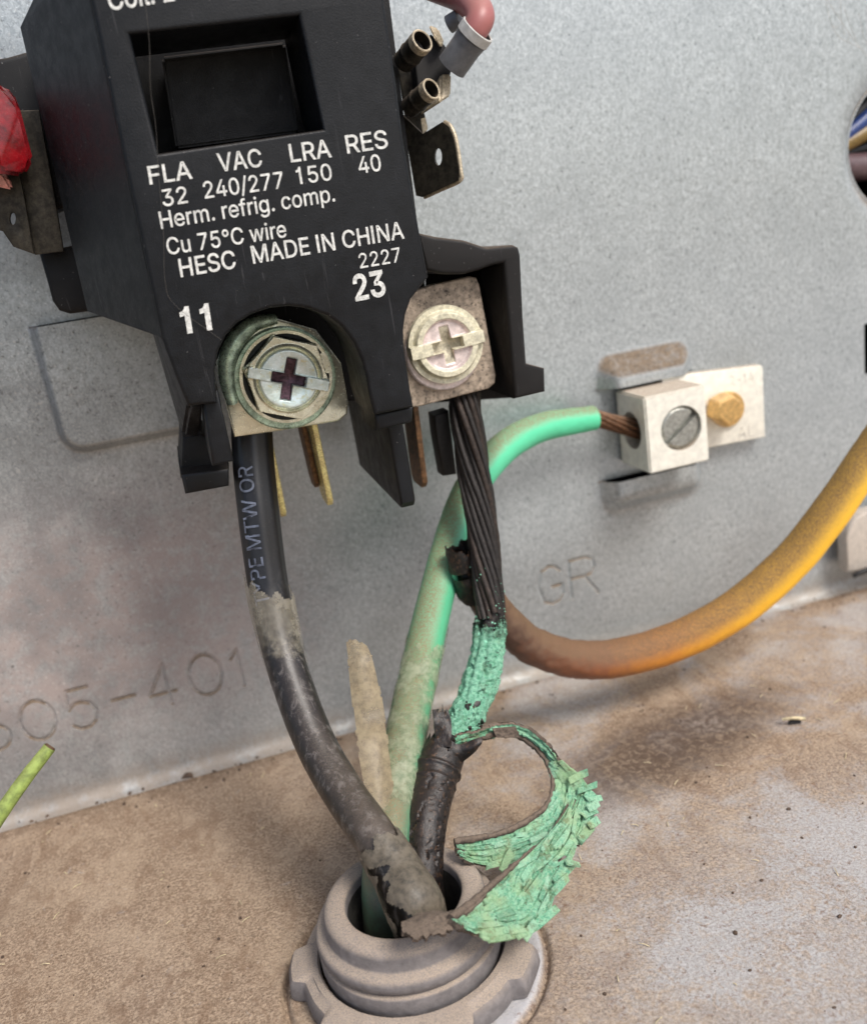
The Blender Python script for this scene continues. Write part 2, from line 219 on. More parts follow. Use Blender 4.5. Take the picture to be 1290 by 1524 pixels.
def tube_vf(pts, radii, seg=24, n=60, disp=None, caps=True, keep=None):
    C = crom(pts, n); r = crom(np.asarray(radii, float)[:, None], n)[:, 0] if len(radii) > 2 else np.linspace(radii[0], radii[-1], n)
    T, N, B = frames(C); a = np.linspace(0, 2 * np.pi, seg, endpoint=False)
    A, I = np.meshgrid(a, np.arange(n)); rr = r[I]
    s = np.r_[0, np.cumsum(np.linalg.norm(np.diff(C, axis=0), axis=1))]
    if disp is not None:
        base = C[I] + rr[..., None] * (np.cos(A)[..., None] * N[I] + np.sin(A)[..., None] * B[I])
        rr = rr + disp(s[I], A, base)
    V = C[I] + rr[..., None] * (np.cos(A)[..., None] * N[I] + np.sin(A)[..., None] * B[I])
    idx = np.arange(n * seg).reshape(n, seg); nx = np.roll(idx, -1, 1)
    F = np.stack([idx[:-1], nx[:-1], nx[1:], idx[1:]], -1).reshape(-1, 4)
    if keep is not None:
        k = keep((s[:-1, None] + s[1:, None]) / 2 + 0 * A[:-1], A[:-1] + np.pi / seg).reshape(-1); F = F[k]
    F = F.tolist(); V = V.reshape(-1, 3)
    if caps: F += [idx[0][::-1].tolist(), idx[-1].tolist()]
    at = {'along': (s[I] / s[-1]).reshape(-1), 'around': A.reshape(-1)}
    return V, F, at
def tube(name, pts, radii, mats, parent, seg=24, n=60, disp=None, caps=True, keep=None, ang=50, origin=None):
    V, F, at = tube_vf(pts, radii, seg, n, disp, caps, keep)
    return mk(name, V, F, mats, parent, ang, origin, attrs=at)
def wire_pts(L):                           # (px, py, Y, width in photo px) -> centres, radii
    return [np.array(q[1:4], float) if q[0] == 'w' else P(*q[:3]) for q in L], [q[4] if q[0] == 'w' else q[3] / 2 * mpp(*q[:3]) for q in L]
def hash3(i, j, k, seed):
    h = (i.astype(np.int64) * 374761393 + j.astype(np.int64) * 668265263 + k.astype(np.int64) * 2147483647 + seed * 974634777) & 0xffffffff
    h = ((h ^ (h >> 13)) * 1274126177) & 0xffffffff
    return ((h ^ (h >> 16)) & 0xffff) / 65535.0
def vn(p, scale, seed=0):                  # value noise 0..1
    q = np.asarray(p) * scale; i = np.floor(q).astype(np.int64); f = q - i; f = f * f * (3 - 2 * f)
    o = 0
    for dx in (0, 1):
        for dy in (0, 1):
            for dz in (0, 1):
                wgt = (f[..., 0] if dx else 1 - f[..., 0]) * (f[..., 1] if dy else 1 - f[..., 1]) * (f[..., 2] if dz else 1 - f[..., 2])
                o = o + wgt * hash3(i[..., 0] + dx, i[..., 1] + dy, i[..., 2] + dz, seed)
    return o
def fbm(p, scale, seed=0, oct=4):
    o = 0; a = .5; tot = 0
    for k in range(oct): o = o + a * vn(p, scale * 2 ** k, seed + k); tot += a; a *= .55
    return o / tot
def sstep(x, a, b): t = np.clip((x - a) / (b - a), 0, 1); return t * t * (3 - 2 * t)
def grid_faces(ny, nx):
    i = np.arange(ny * nx).reshape(ny, nx)
    return np.stack([i[:-1, :-1], i[:-1, 1:], i[1:, 1:], i[1:, :-1]], -1).reshape(-1, 4)
def lathe(name, prof, c, mats, parent, n=96, disp=None, ang=30, close=True):     # prof: (r, z) about the vertical through c
    pr = np.asarray(prof, float); a = np.linspace(0, 2 * np.pi, n, endpoint=False); m = len(pr)
    R_ = pr[:, 0][:, None] + 0 * a; Z = pr[:, 1][:, None] + 0 * a
    V = np.stack([c[0] + R_ * np.cos(a), c[1] + R_ * np.sin(a), c[2] + Z], -1)
    if disp is not None: V = disp(V)
    idx = np.arange(m * n).reshape(m, n); nx = np.roll(idx, -1, 1)
    k = m if close else m - 1
    F = np.concatenate([np.stack([idx[i], nx[i], nx[(i + 1) % m], idx[(i + 1) % m]], -1) for i in range(k)])
    return mk(name, V.reshape(-1, 3), F, mats, parent, ang)

# ------------------------------------------------------------------ material helpers
def srgb(r, g, b): return tuple(((x / 255) / 12.92 if x / 255 <= .04045 else ((x / 255 + .055) / 1.055) ** 2.4) for x in (r, g, b)) + (1,)
class B:
    def __init__(s, name):
        s.m = bpy.data.materials.new(name); s.m.use_nodes = True; s.t = s.m.node_tree
        s.bsdf = s.t.nodes['Principled BSDF']; s.out = s.t.nodes['Material Output']; s._p = None
    def node(s, ty, **kw):
        n = s.t.nodes.new(ty)
        for k, v in kw.items(): setattr(n, k, v)
        return n
    def put(s, sock, v):
        if hasattr(v, 'is_linked') or isinstance(v, bpy.types.NodeSocket): s.t.links.new(v, sock)
        else: sock.default_value = v
    def pos(s, scale=(1, 1, 1)):
        tc = s.node('ShaderNodeTexCoord'); mp = s.node('ShaderNodeMapping')
        s.t.links.new(tc.outputs['Object'], mp.inputs[0]); mp.inputs['Scale'].default_value = [1000 * k for k in scale]
        return mp.outputs[0]
    def noise(s, scale, detail=3, rough=.55, dist=0, st=(1, 1, 1)):
        n = s.node('ShaderNodeTexNoise'); s.put(n.inputs['Vector'], s.pos(st)); n.inputs['Scale'].default_value = scale
        n.inputs['Detail'].default_value = detail; n.inputs['Roughness'].default_value = rough; n.inputs['Distortion'].default_value = dist
        return n.outputs[0]
    def vor(s, scale, feature='F1', out=0, st=(1, 1, 1)):
        n = s.node('ShaderNodeTexVoronoi', feature=feature); s.put(n.inputs['Vector'], s.pos(st)); n.inputs['Scale'].default_value = scale
        return n.outputs[out]
    def mr(s, v, a, b, c=0., d=1., smooth=True):
        n = s.node('ShaderNodeMapRange'); n.clamp = True
        if smooth: n.interpolation_type = 'SMOOTHSTEP'
        for k, x in enumerate((v, a, b, c, d)): s.put(n.inputs[k], x)
        return n.outputs[0]
    def math(s, op, a, b=0.):
        n = s.node('ShaderNodeMath', operation=op); s.put(n.inputs[0], a); s.put(n.inputs[1], b); return n.outputs[0]
    def mix(s, f, a, b, mode='MIX'):
        n = s.node('ShaderNodeMix', data_type='RGBA', blend_type=mode); s.put(n.inputs[0], f); s.put(n.inputs[6], a); s.put(n.inputs[7], b)
        return n.outputs[2]
    def mixf(s, f, a, b):
        n = s.node('ShaderNodeMix', data_type='FLOAT'); s.put(n.inputs[0], f); s.put(n.inputs[2], a); s.put(n.inputs[3], b); return n.outputs[0]
    def up(s):
        g = s.node('ShaderNodeNewGeometry'); x = s.node('ShaderNodeSeparateXYZ'); s.t.links.new(g.outputs['Normal'], x.inputs[0]); return x.outputs[2]
    def xyz(s):
        x = s.node('ShaderNodeSeparateXYZ'); s.put(x.inputs[0], s.pos()); return x.outputs
    def attr(s, name): n = s.node('ShaderNodeAttribute', attribute_name=name); return n.outputs['Fac']
    def bump(s, h, strength=.5, dist=.1, nrm=None):
        n = s.node('ShaderNodeBump'); s.put(n.inputs['Height'], h); n.inputs['Strength'].default_value = strength
        n.inputs['Distance'].default_value = dist * S
        if nrm is not None: s.put(n.inputs['Normal'], nrm)
        return n.outputs[0]
    def done(s, color=None, rough=None, metal=None, normal=None, **kw):
        for k, v in (('Base Color', color), ('Roughness', rough), ('Metallic', metal), ('Normal', normal)):
            if v is not None: s.put(s.bsdf.inputs[k], v)
        for k, v in kw.items(): s.put(s.bsdf.inputs[k.replace('_', ' ')], v)
        return s.m
def dusted(b, col, dust=srgb(158, 138, 116), lo=.15, hi=.85, amt=1.0, speck=6.0, nmin=.2):   # dust settled on upward faces
    u = b.mr(b.up(), lo, hi, 0., 1.)
    n = b.mr(b.noise(speck, 5, .78), .36, .6, nmin, 1.)
    f = b.math('MULTIPLY', b.math('MULTIPLY', u, n), amt)
    return b.mix(f, col, dust), f

def m_galv():
    b = B('galvanized_steel'); x, y, z = b.xyz()
    n1 = b.noise(1.9, 5, .62, .8, (1, 1, .7)); n2 = b.noise(.045, 4, .6); n3 = b.noise(.35, 4, .65); n4 = b.noise(3.6, 3, .6, .5)
    amp = b.mr(b.noise(.09, 4, .6), .35, .65, .65, 1.)
    base = b.mix(b.math('MULTIPLY', b.mr(n1, .32, .68), amp), srgb(158, 164, 166), srgb(197, 203, 204))
    base = b.mix(b.math('MULTIPLY', b.mr(n4, .56, .68, 0., .7), amp), base, srgb(230, 234, 235)); base = b.mix(b.math('MULTIPLY', b.mr(n4, .42, .32, 0., .3), amp), base, srgb(118, 124, 127))
    left = b.mr(x, 28., -8., 0., 1.); band = b.math('MULTIPLY', b.mr(z, 62., 38., 0., 1.), b.mr(z, 6., 22., .35, 1.))
    ox = b.math('MULTIPLY', b.math('MULTIPLY', left, band), b.mr(n3, .3, .6, .35, 1.))
    base = b.mix(b.math('MULTIPLY', ox, .85), base, srgb(167, 151, 144))
    specks = b.math('MULTIPLY', b.mr(b.noise(1.3, 5, .75), .57, .68), b.mr(n2, .38, .6, .3, .85))
    base = b.mix(b.math('MULTIPLY', specks, b.math('MAXIMUM', left, .12)), base, srgb(84, 80, 76))
    lite = b.math('MULTIPLY', b.mr(b.noise(1.6, 5, .75, .4), .58, .68), b.mr(x, 5., -15., 0., .7))
    base = b.mix(lite, base, srgb(222, 218, 212))
    base = b.mix(b.mr(n2, .5, .8, 0., .15), base, srgb(150, 152, 150))
    left_dark = b.math('MULTIPLY', b.mr(x, 8., -22.), b.mr(b.noise(.07, 3, .55), .38, .6)); base = b.mix(b.math('MULTIPLY', left_dark, .4), base, srgb(98, 98, 100))  # blotchy grey, darker towards the left
    scr = b.mr(b.noise(.8, 3, .6, .2, (1, 1, .04)),   .66, .7, 0., .1); base = b.mix(scr, base, srgb(222, 226, 228))
    drip = b.math('MULTIPLY', b.mr(b.noise(.28, 4, .7, .3, (1, 1, .12)), .6, .75, 0., .12), b.mr(z, 50., 10.)); base = b.mix(drip, base, srgb(146, 138, 128))
    low = b.math('MULTIPLY', b.mr(z, 6., 1., 0., .75), b.mr(n3, .25, .6, .4, 1.))
    base = b.mix(low, base, srgb(150, 136, 120))
    u = b.math('MULTIPLY', b.mr(b.up(), .0, .42, 0., .95), b.mr(z, 8., 14.)); f = b.math('MULTIPLY', u, b.mr(b.noise(.8, 5, .7), .3, .6, .78, 1.))
    base = b.mix(f, base, b.mix(b.mr(b.noise(2., 5, .7), .35, .65), srgb(92, 77, 61), srgb(128, 109, 87)))
    rough = b.mixf(ox, b.mr(n1, .3, .7, .27, .42), .55)
    rough = b.mixf(low, rough, .8)
    return b.done(base, b.mixf(f, rough, .95), b.mixf(f, b.mixf(b.math('MAXIMUM', ox, low), .55, .15), 0.), b.bump(b.math('ADD', n1, b.math('MULTIPLY', n4, .5)), .3, .07))
KCX, KCY = 11.5, -59.2
def m_floor():
    b = B('dusty_pan'); x, y, z = b.xyz()
    fine = b.noise(2.6, 6, .78, .3); med = b.noise(.9, 5, .7, .8); big = b.noise(.055, 4, .6, .6); streak = b.noise(.3, 5, .65, 2.2)
    dust = b.mix(b.mr(fine, .34, .66), srgb(104, 85, 68), srgb(186, 163, 138))
    dust = b.mix(b.mr(med, .42, .68, 0., .55), dust, srgb(112, 90, 70))
    dust = b.mix(b.mr(b.noise(.11, 4, .6, .5), .46, .64, 0., .3), dust, srgb(186, 165, 140)); dust = b.mix(b.mr(b.noise(.19, 5, .65, .8, (1.3, .7, 1)), .5, .66, 0., .45), dust, srgb(114, 88, 66))
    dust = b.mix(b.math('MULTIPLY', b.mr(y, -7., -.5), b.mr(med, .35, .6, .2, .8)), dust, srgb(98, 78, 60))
    grey = b.mix(b.mr(fine, .35, .65), srgb(150, 146, 142), srgb(186, 184, 184))
    front = b.math('MULTIPLY', b.mr(x, 8., 55., 0., 1.), b.mr(y, -38., -80., 0., 1.))
    bare = b.math('ADD', b.math('MULTIPLY', b.mr(b.math('ADD', big, b.math('MULTIPLY', med, .35)), .62, .85, 0., .8), b.mr(x, 0., 40., .04, .8)), b.math('MULTIPLY', front, b.mr(med, .3, .6, .25, .75)))
    bare = b.math('ADD', bare, b.mr(streak, .64, .74, 0., .4))
    col = b.mix(b.math('MINIMUM', bare, .9), dust, grey)
    dxk = b.math('SUBTRACT', x, KCX); dyk = b.math('SUBTRACT', y, KCY); rk_ = b.math('SQRT', b.math('ADD', b.math('MULTIPLY', dxk, dxk), b.math('MULTIPLY', dyk, dyk)))
    col = b.mix(b.math('MULTIPLY', b.mr(rk_, 15.5, 14.9), b.mr(dxk, 0., 6., 0., .8)), col, srgb(186, 186, 188))
    rust = b.math('MULTIPLY', b.mr(b.noise(.9, 6, .8), .54, .66), b.mr(x, -10., 40., .25, 1.))
    col = b.mix(b.math('MULTIPLY', rust, .75), col, srgb(112, 78, 54))
    pep = b.mr(b.noise(3.2, 4, .7), .62, .7, 0., .8)
    col = b.mix(pep, col, srgb(70, 58, 50))
    # damp-looking dark dirt smear right of the connector
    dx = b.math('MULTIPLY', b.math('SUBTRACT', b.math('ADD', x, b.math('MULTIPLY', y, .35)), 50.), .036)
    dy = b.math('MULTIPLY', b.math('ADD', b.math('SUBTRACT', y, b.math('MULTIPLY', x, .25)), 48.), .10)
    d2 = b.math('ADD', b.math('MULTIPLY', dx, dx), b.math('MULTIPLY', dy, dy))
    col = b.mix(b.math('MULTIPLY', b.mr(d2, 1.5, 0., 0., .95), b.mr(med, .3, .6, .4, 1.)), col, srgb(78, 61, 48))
    h = b.math('ADD', b.math('MULTIPLY', fine, .6), b.math('MULTIPLY', med, .6))
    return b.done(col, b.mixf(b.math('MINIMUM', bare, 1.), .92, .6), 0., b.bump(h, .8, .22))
def m_black(name, c=(33, 33, 36), rough=.5, dust=.45, spk=True, grain=9.):
    b = B(name); n = b.noise(.5, 5, .7); g = b.noise(grain, 3, .6)
    col = b.mix(b.mr(n, .3, .75), srgb(*[k * .85 for k in c]), srgb(*[k * 1.2 for k in c]))
    col = b.mix(b.mr(b.noise(2.2, 6, .8), .64, .8, 0., .14), col, srgb(100, 98, 96))
    sc_ = b.mr(b.noise(.9, 3, .6, 1.2, (2.2, 2.2, .12)), .66, .72, 0., .22); col = b.mix(sc_, col, srgb(96, 96, 98))
    if spk: col = b.mix(b.mr(b.noise(4.2, 1, .5), .77, .8, 0., .7), col, srgb(150, 148, 145))
    col, f = dusted(b, col, srgb(112, 98, 84), .3, .95, dust)
    return b.done(col, b.mixf(f, b.mr(n, .3, .7, rough - .06, rough + .1), .9), 0., b.bump(g, .45, .07), Specular_IOR_Level=.32)
def m_simple(name, c, rough=.5, metal=0., var=.25, dust=0., scale=1.2, bump=.2, dustc=srgb(158, 138, 116), spot=None, spota=.5, lo=.15, hi=.85):
    b = B(name); n = b.noise(scale, 5, .65); n2 = b.noise(scale * 5, 4, .7)
    a = srgb(*[k * (1 - var) for k in c]); d = srgb(*[min(255, k * (1 + var * .6)) for k in c])
    col = b.mix(b.mr(n, .28, .72), a, d)
    if spot: col = b.mix(b.mr(b.noise(scale * 1.7, 6, .75), .52, .66, 0., spota), col, srgb(*spot))
    mt, rg = metal, b.mr(n2, .3, .7, max(.05, rough - .08), min(1, rough + .1))
    if dust > 0:
        col, f = dusted(b, col, dustc, lo, hi, dust); rg = b.mixf(f, rg, .95)
        if metal: mt = b.mixf(f, metal, 0.)
    return b.done(col, rg, mt, b.bump(n2, bump, .08))
def m_insul(name, stops, rough=.38, dust=.9, lo=-.1, hi=.75, dustc=(140, 116, 90), spec=.5, scuff=0., nmin=.3):
    b = B(name); al = b.attr('along'); r = b.node('ShaderNodeValToRGB'); b.put(r.inputs[0], b.math('ADD', al, b.mr(b.noise(.6, 4, .7), .2, .8, -.03, .03)))
    e = r.color_ramp.elements
    while len(e) < len(stops): e.new(.5)
    for k, (p_, c_) in enumerate(stops): e[k].position = p_; e[k].color = srgb(*c_)
    col = b.mix(b.mr(b.noise(3., 5, .75), .55, .75, 0., .3), r.outputs[0], srgb(*[k * .8 for k in dustc]))
    if scuff:
        sc1 = b.math('MULTIPLY', b.mr(b.noise(.55, 6, .78, .5, (1.6, 1.6, .6)), .5, .64), b.mr(al, .2, .4))
        col = b.mix(b.math('MULTIPLY', sc1, scuff), col, srgb(128, 122, 118))
        col = b.mix(b.math('MULTIPLY', b.mr(b.noise(1.6, 6, .8), .55, .68), b.math('MULTIPLY', b.mr(al, .25, .5), .4)), col, srgb(92, 76, 62))
    col, f = dusted(b, col, srgb(*dustc), lo, hi, dust, 5., nmin)
    return b.done(col, b.mixf(f, rough, .9), 0., b.bump(b.noise(6., 4, .7), .25, .07), Specular_IOR_Level=spec)
def m_patina(name, hi=(150, 226, 190), mid=(92, 178, 140), lo=(38, 84, 66), st=(1, 1, 1), brown=.3, varied=False, dirty=False):
    b = B(name); n = b.noise(2.2, 6, .75, .4, st); f = b.noise(9., 4, .8)
    col = b.mix(b.mr(n, .3, .6), srgb(*mid), srgb(*hi)); col = b.mix(b.mr(f, .56, .7, 0., .85), col, srgb(*lo))
    if dirty:
        al = b.attr('along'); col = b.mix(b.mr(b.noise(.7, 5, .75), .55, .64, 0., .8), col, srgb(40, 66, 54)); col = b.mix(b.math('MULTIPLY', b.mr(al, .22, .03), b.mr(b.noise(1.2, 5, .75), .4, .55)), col, srgb(46, 44, 40))
    if varied:
        sh = b.attr('shade'); col = b.mix(b.mr(sh, .2, 1., 0., .4, False), col, srgb(202, 234, 204)); col = b.mix(b.mr(sh, -.25, -1., 0., .5, False), col, srgb(70, 122, 92))
        fb = b.node('ShaderNodeTexNoise'); b.put(fb.inputs['Vector'], b.pos((1, 1, 1))); fb.inputs['Scale'].default_value = 1.4; fb.inputs['Detail'].default_value = 7; fb.inputs['Roughness'].default_value = .85; fb.inputs['Distortion'].default_value = 1.5
        col = b.mix(b.mr(fb.outputs[0], .54, .64, 0., .75), col, srgb(206, 236, 208)); col = b.mix(b.mr(fb.outputs[0], .44, .36, 0., .7), col, srgb(52, 96, 74))
        v = b.noise(.16, 3, .6)
        col = b.mix(b.mr(v, .52, .68, 0., .5), col, srgb(196, 216, 158)); col = b.mix(b.mr(v, .42, .3, 0., .55), col, srgb(70, 148, 112))
        col = b.mix(b.mr(b.noise(1.1, 6, .8), .57, .66, 0., .6), col, srgb(74, 84, 58))
    col = b.mix(b.mr(b.noise(.45, 4, .7), .53, .68, 0., brown), col, srgb(122, 104, 60))
    col = b.mix(b.mr(f, .36, .26, 0., .8), col, srgb(205, 240, 220))
    return b.done(col, .95, 0., b.bump(b.math('ADD', f, n), 1., .3), Specular_IOR_Level=.15)
def m_film(name, c, alpha=.7, spot=(120, 100, 80), av=.15, fade=False):
    b = B(name); n = b.noise(1.1, 5, .7)
    col = b.mix(b.mr(n, .35, .7), srgb(*c), srgb(*spot))
    p = b.bsdf; b.put(p.inputs['Base Color'], col); p.inputs['Roughness'].default_value = .42
    b.put(p.inputs['Normal'], b.bump(b.noise(3., 4, .7), .3, .1))
    tl = b.node('ShaderNodeBsdfTranslucent'); b.put(tl.inputs[0], col)
    tr = b.node('ShaderNodeBsdfTransparent'); m1 = b.node('ShaderNodeMixShader'); m2 = b.node('ShaderNodeMixShader')
    m1.inputs[0].default_value = .35; b.put(m1.inputs[1], p.outputs[0]); b.put(m1.inputs[2], tl.outputs[0])
    al_ = b.mr(b.noise(.33, 4, .6), .35, .65, max(.05, alpha - av), min(1, alpha + av))
    if fade: al_ = b.math('MULTIPLY', al_, b.mr(b.math('ADD', b.attr('along'), b.mr(b.noise(.6, 4, .7), .3, .7, -.15, .15)), .95, .5, .0, 1.))
    b.put(m2.inputs[0], al_); b.put(m2.inputs[1], tr.outputs[0]); b.put(m2.inputs[2], m1.outputs[0])
    b.put(b.out.inputs[0], m2.outputs[0]); return b.m

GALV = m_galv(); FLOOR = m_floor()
COVER = m_black('cover_plastic', (15, 17, 20), .42, .16, True, 5.); BASE = m_black('base_plastic', (14, 14, 15), .5, .35)
SHROUD = m_black('sooty_plastic', (23, 21, 20), .58, .7, True); DARK = m_simple('cavity_dark', (16, 15, 15), .8)
WHITE = m_simple('white_print', (214, 214, 208), .6, 0, .16, 0, 2.2, .1, spot=(120, 120, 118), spota=.55)
ZINC = m_simple('zinc_plate', (246, 242, 214), .2, .65, .12, .0, .5, .25, spot=(120, 126, 100), spota=.4)
ZINCG = m_simple('zinc_greened', (176, 198, 176), .3, .6, .3, .0, .7, .4, spot=(70, 108, 88), spota=.6)
TARN = m_simple('tarnished_plate', (176, 160, 142), .62, .25, .25, .3, 1.0, .6, spot=(48, 42, 38), spota=.9)
CREAM = m_simple('oxidised_screw', (218, 212, 186), .5, .15, .16, .1, 1.4, .3, spot=(150, 138, 108), spota=.45)
CREAMPK = m_simple('oxidised_face', (222, 206, 200), .42, .3, .14, .0, 1.2, .2)
IRID = m_simple('iridescent_zinc', (226, 244, 236), .18, .5, .12, 0, .8, .3, spot=(206, 200, 150), spota=.7)
PURPLE = m_simple('purple_tarnish', (82, 60, 68), .35, .6, .4, 0, 2., .4)
HEXSHADE = m_simple('hex_gap_shade', (34, 38, 34), .5, .3, .3, 0, 1.5, .3); CREAMREC = m_simple('dull_recess', (186, 178, 156), .6, .1, .2, 0, 2., .4)
STEELD = m_simple('dark_steel', (60, 56, 48), .5, .55, .35, .5, 1.2, .3, spot=(40, 36, 30), spota=.7)
TANST = m_simple('tan_tin', (196, 182, 156), .45, .45, .2, .3, 2., .3, spot=(96, 82, 62), spota=.7)
BRASS = m_simple('brass_blade', (250, 222, 150), .26, .35, .15, .0, 1.0, .3, spot=(130, 100, 62), spota=.4)
BRONZE = m_simple('bronze_blade', (118, 88, 62), .5, .5, .35, .2, 1.5, .3, spot=(50, 38, 30), spota=.6)
COPPER = m_simple('dull_copper', (120, 88, 66), .42, .75, .3, .35, 2., .3, spot=(64, 42, 32), spota=.5)
CHAR = m_simple('charred_strand', (40, 36, 34), .5, .3, .35, .2, 2.2, .7, dustc=srgb(96, 84, 76), spot=(84, 74, 68), spota=.4)
CHARBR = m_simple('browned_strand', (54, 44, 38), .5, .35, .4, .2, 2.2, .8, dustc=srgb(104, 92, 84), spot=(30, 27, 26), spota=.7); CHARINS = m_simple('charred_insulation', (24, 21, 20), .36, 0, .4, .14, 1., .7, dustc=srgb(112, 92, 76), spot=(104, 76, 54), spota=.6, lo=.2)
PATINA = m_patina('copper_patina', (164, 222, 190), (84, 166, 128), (30, 62, 48), (1, 1, 1), .2, False, True); PATSTRIP = m_patina('patina_strip', (176, 228, 190), (98, 184, 144), (44, 80, 62), (1, 1, 1), .55, True)
CRYST = m_simple('patina_crystal', (150, 214, 184), .95, 0, .2, 0, 3, .5)
BACKBR = m_simple('strip_back', (84, 72, 62), .85, 0, .35, .6, 2., .8, dustc=srgb(132, 116, 100))
LUGAL = m_simple('cast_aluminium', (236, 232, 218), .45, .2, .06, 1.0, .8, .3, dustc=srgb(150, 126, 102), lo=.4)
LUGSCR = m_simple('lug_screw', (168, 168, 160), .4, .7, .2, 0, 1.5, .3)
GOLD = m_simple('yellow_zinc_bolt', (222, 182, 118), .4, .6, .15, .4, 1.4, .2, spot=(150, 110, 62))
CONN = m_simple('connector_pvc', (118, 113, 112), .75, 0, .12, 1., .8, .7, spot=(92, 86, 84), spota=.3, dustc=srgb(172, 155, 137), lo=.15, hi=.9)
HOLE_DARK = m_simple('bore_dark', (52, 50, 46), .8, 0, .4, .5, .8, .3)
REDV = m_simple('red_vinyl', (116, 12, 20), .22, 0, .4, .1, .5, .2); REDTIP = m_simple('pink_tip', (214, 150, 140), .3, 0, .2)
GREYC = m_simple('grey_crimp', (104, 105, 107), .45, 0, .1, .1, 1., .2); GREYRIM = m_simple('crimp_rim', (190, 188, 182), .55, 0, .1)
PINK = m_insul('pink_insulation', [(0, (150, 92, 90)), (1, (164, 102, 98))], .4, .35, .2, 1.)
YEL = m_insul('yellow_insulation', [(0, (244, 196, 66)), (.42, (246, 186, 48)), (.6, (206, 134, 52)), (.72, (138, 86, 58)), (.88, (80, 58, 48))], .42, 1.0, -.3, .5, (106, 82, 58), nmin=.5)
GRN = m_insul('green_insulation', [(0, (88, 206, 156)), (.3, (96, 204, 158)), (.6, (88, 170, 126)), (.8, (82, 132, 102)), (.92, (74, 80, 64))], .34, 1.0, .22, .8, (134, 112, 84))
BLK = m_insul('black_insulation', [(0, (24, 24, 26)), (.3, (27, 26, 27)), (.46, (30, 27, 26)), (.66, (38, 34, 30)), (.70, (66, 58, 51)), (.75, (16, 14, 13))], .34, .35, .35, 1., (120, 106, 92), scuff=.45)
JACKET = m_film('torn_jacket', (132, 122, 106), .96, (92, 86, 76)); CLEAR = m_film('clear_sleeve', (204, 196, 176), .4, (170, 160, 140), .1, True)
BEIGE = m_film('beige_jacket_peel', (186, 170, 138), .6, (150, 134, 108)); GRPEEL = m_film('green_jacket_peel', (196, 200, 170), .42, (140, 156, 124), .36)
PRINT = m_simple('wire_print', (92, 98, 112), .5)
STEM = m_simple('stem_green', (138, 156, 82), .55, 0, .2, .3, 1., .3, dustc=srgb(150, 138, 84)); STEMEND = m_simple('stem_end', (96, 72, 50), .8)
WEB = m_simple('cobweb_silk', (190, 186, 180), .6); CRUMB = m_simple('crumb', (84, 68, 56), .9, 0, .4, 0, 3); STRAW = m_simple('straw', (200, 184, 148), .8)
CLIPM = m_simple('beige_clip', (190, 180, 168), .55, .1, .08, .3); RUBBER = m_simple('black_rubber', (30, 28, 27), .6)

# ------------------------------------------------------------------ the panel
GL = {'0': [[(.5 + .5 * math.sin(t), .5 + .5 * math.cos(t)) for t in np.linspace(0, 6.283, 25)]],
      '6': [[(.86, .92), (.6, 1), (.3, .9), (.1, .65), (.02, .35)], [(.5 + .48 * math.sin(t), .3 + .3 * math.cos(t)) for t in np.linspace(0, 6.283, 22)]],
      '5': [[(.85, 1), (.15, 1), (.1, .58), (.1, .52)], [(.1, .55), (.3, .65), (.55, .66), (.8, .58), (.95, .36), (.85, .14), (.6, .01), (.3, .01), (.08, .14)]],
      '-': [[(0, .5), (1, .5)]], '4': [[(.72, 0), (.72, 1), (.02, .3), (1, .3)]], '1': [[(.2, .78), (.6, 1), (.6, 0)]],
      'G': [[(.92, .82), (.75, .95), (.5, 1), (.2, .9), (.03, .5), (.2, .1), (.5, 0), (.8, .06), (.95, .2), (.95, .45), (.55, .45)]],
      'R': [[(.05, 0), (.05, 1), (.65, 1), (.9, .9), (.92, .7), (.8, .56), (.6, .52), (.05, .52)], [(.55, .52), (.97, 0)]]}
STAMP = []
for ch, x0, x1, yt, yb in (('6', -26, 24, 1052, 1116), ('0', 38, 92, 1039, 1100), ('5', 106, 154, 1021, 1083), ('-', 170, 207, 1018, 1056), ('4', 226, 269, 987, 1049),
                           ('0', 288, 338, 971, 1033), ('1', 346, 376, 964, 1021), ('G', 803, 842, 841, 898), ('R', 849, 892, 829, 886)):
    a = P((x0 + x1) / 2, yb, 0); t_ = P((x0 + x1) / 2, yt, 0); wd = P(x1, (yt + yb) / 2, 0)[0] - P(x0, (yt + yb) / 2, 0)[0]
    STAMP.append((ch, a[0] - wd / 2, (a[2]), wd, t_[2] - a[2]))
def rbox(X, Z, c, hw, hh, r):
    qx = np.abs(X - c[0]) - hw + r; qz = np.abs(Z - c[1]) - hh + r
    return np.hypot(np.maximum(qx, 0), np.maximum(qz, 0)) + np.minimum(np.maximum(qx, qz), 0) - r
K0, K1 = P(48, 486, 0), P(330, 640, 0); KN = ((K0[0] + K1[0]) / 2, (P(110, 476, 0)[2] + P(180, 634, 0)[2]) / 2); KH = ((K1[0] - K0[0]) / 2 + .6, (P(110, 476, 0)[2] - P(180, 634, 0)[2]) / 2)
U0, U1 = P(886, 560, 0), P(1026, 530, 0); UZ0 = P(962, 564, 0)[2]; UZ1 = P(962, 521, 0)[2]
L0, L1 = P(893, 720, 0), P(1044, 720, 0); LZ1 = P(965, 700, 0)[2]; LZ0 = P(965, 748, 0)[2]
HC = P(1347, 211, 0); HR = 99 * mpp(1300, 211, 0)
NX, NZ = P(1285, 515, 0)[0], (P(1285, 482, 0)[2], P(1285, 556, 0)[2])
def lines(spec):
    o = []
    for a, b, d in spec: o += list(np.arange(a, b, d))
    return np.array(sorted(set(np.round(o, 4))))
sx0, sx1 = STAMP[0][1] - 1, STAMP[6][1] + STAMP[6][3] + 1
gx0, gx1 = STAMP[7][1] - 1, STAMP[8][1] + STAMP[8][3] + 1
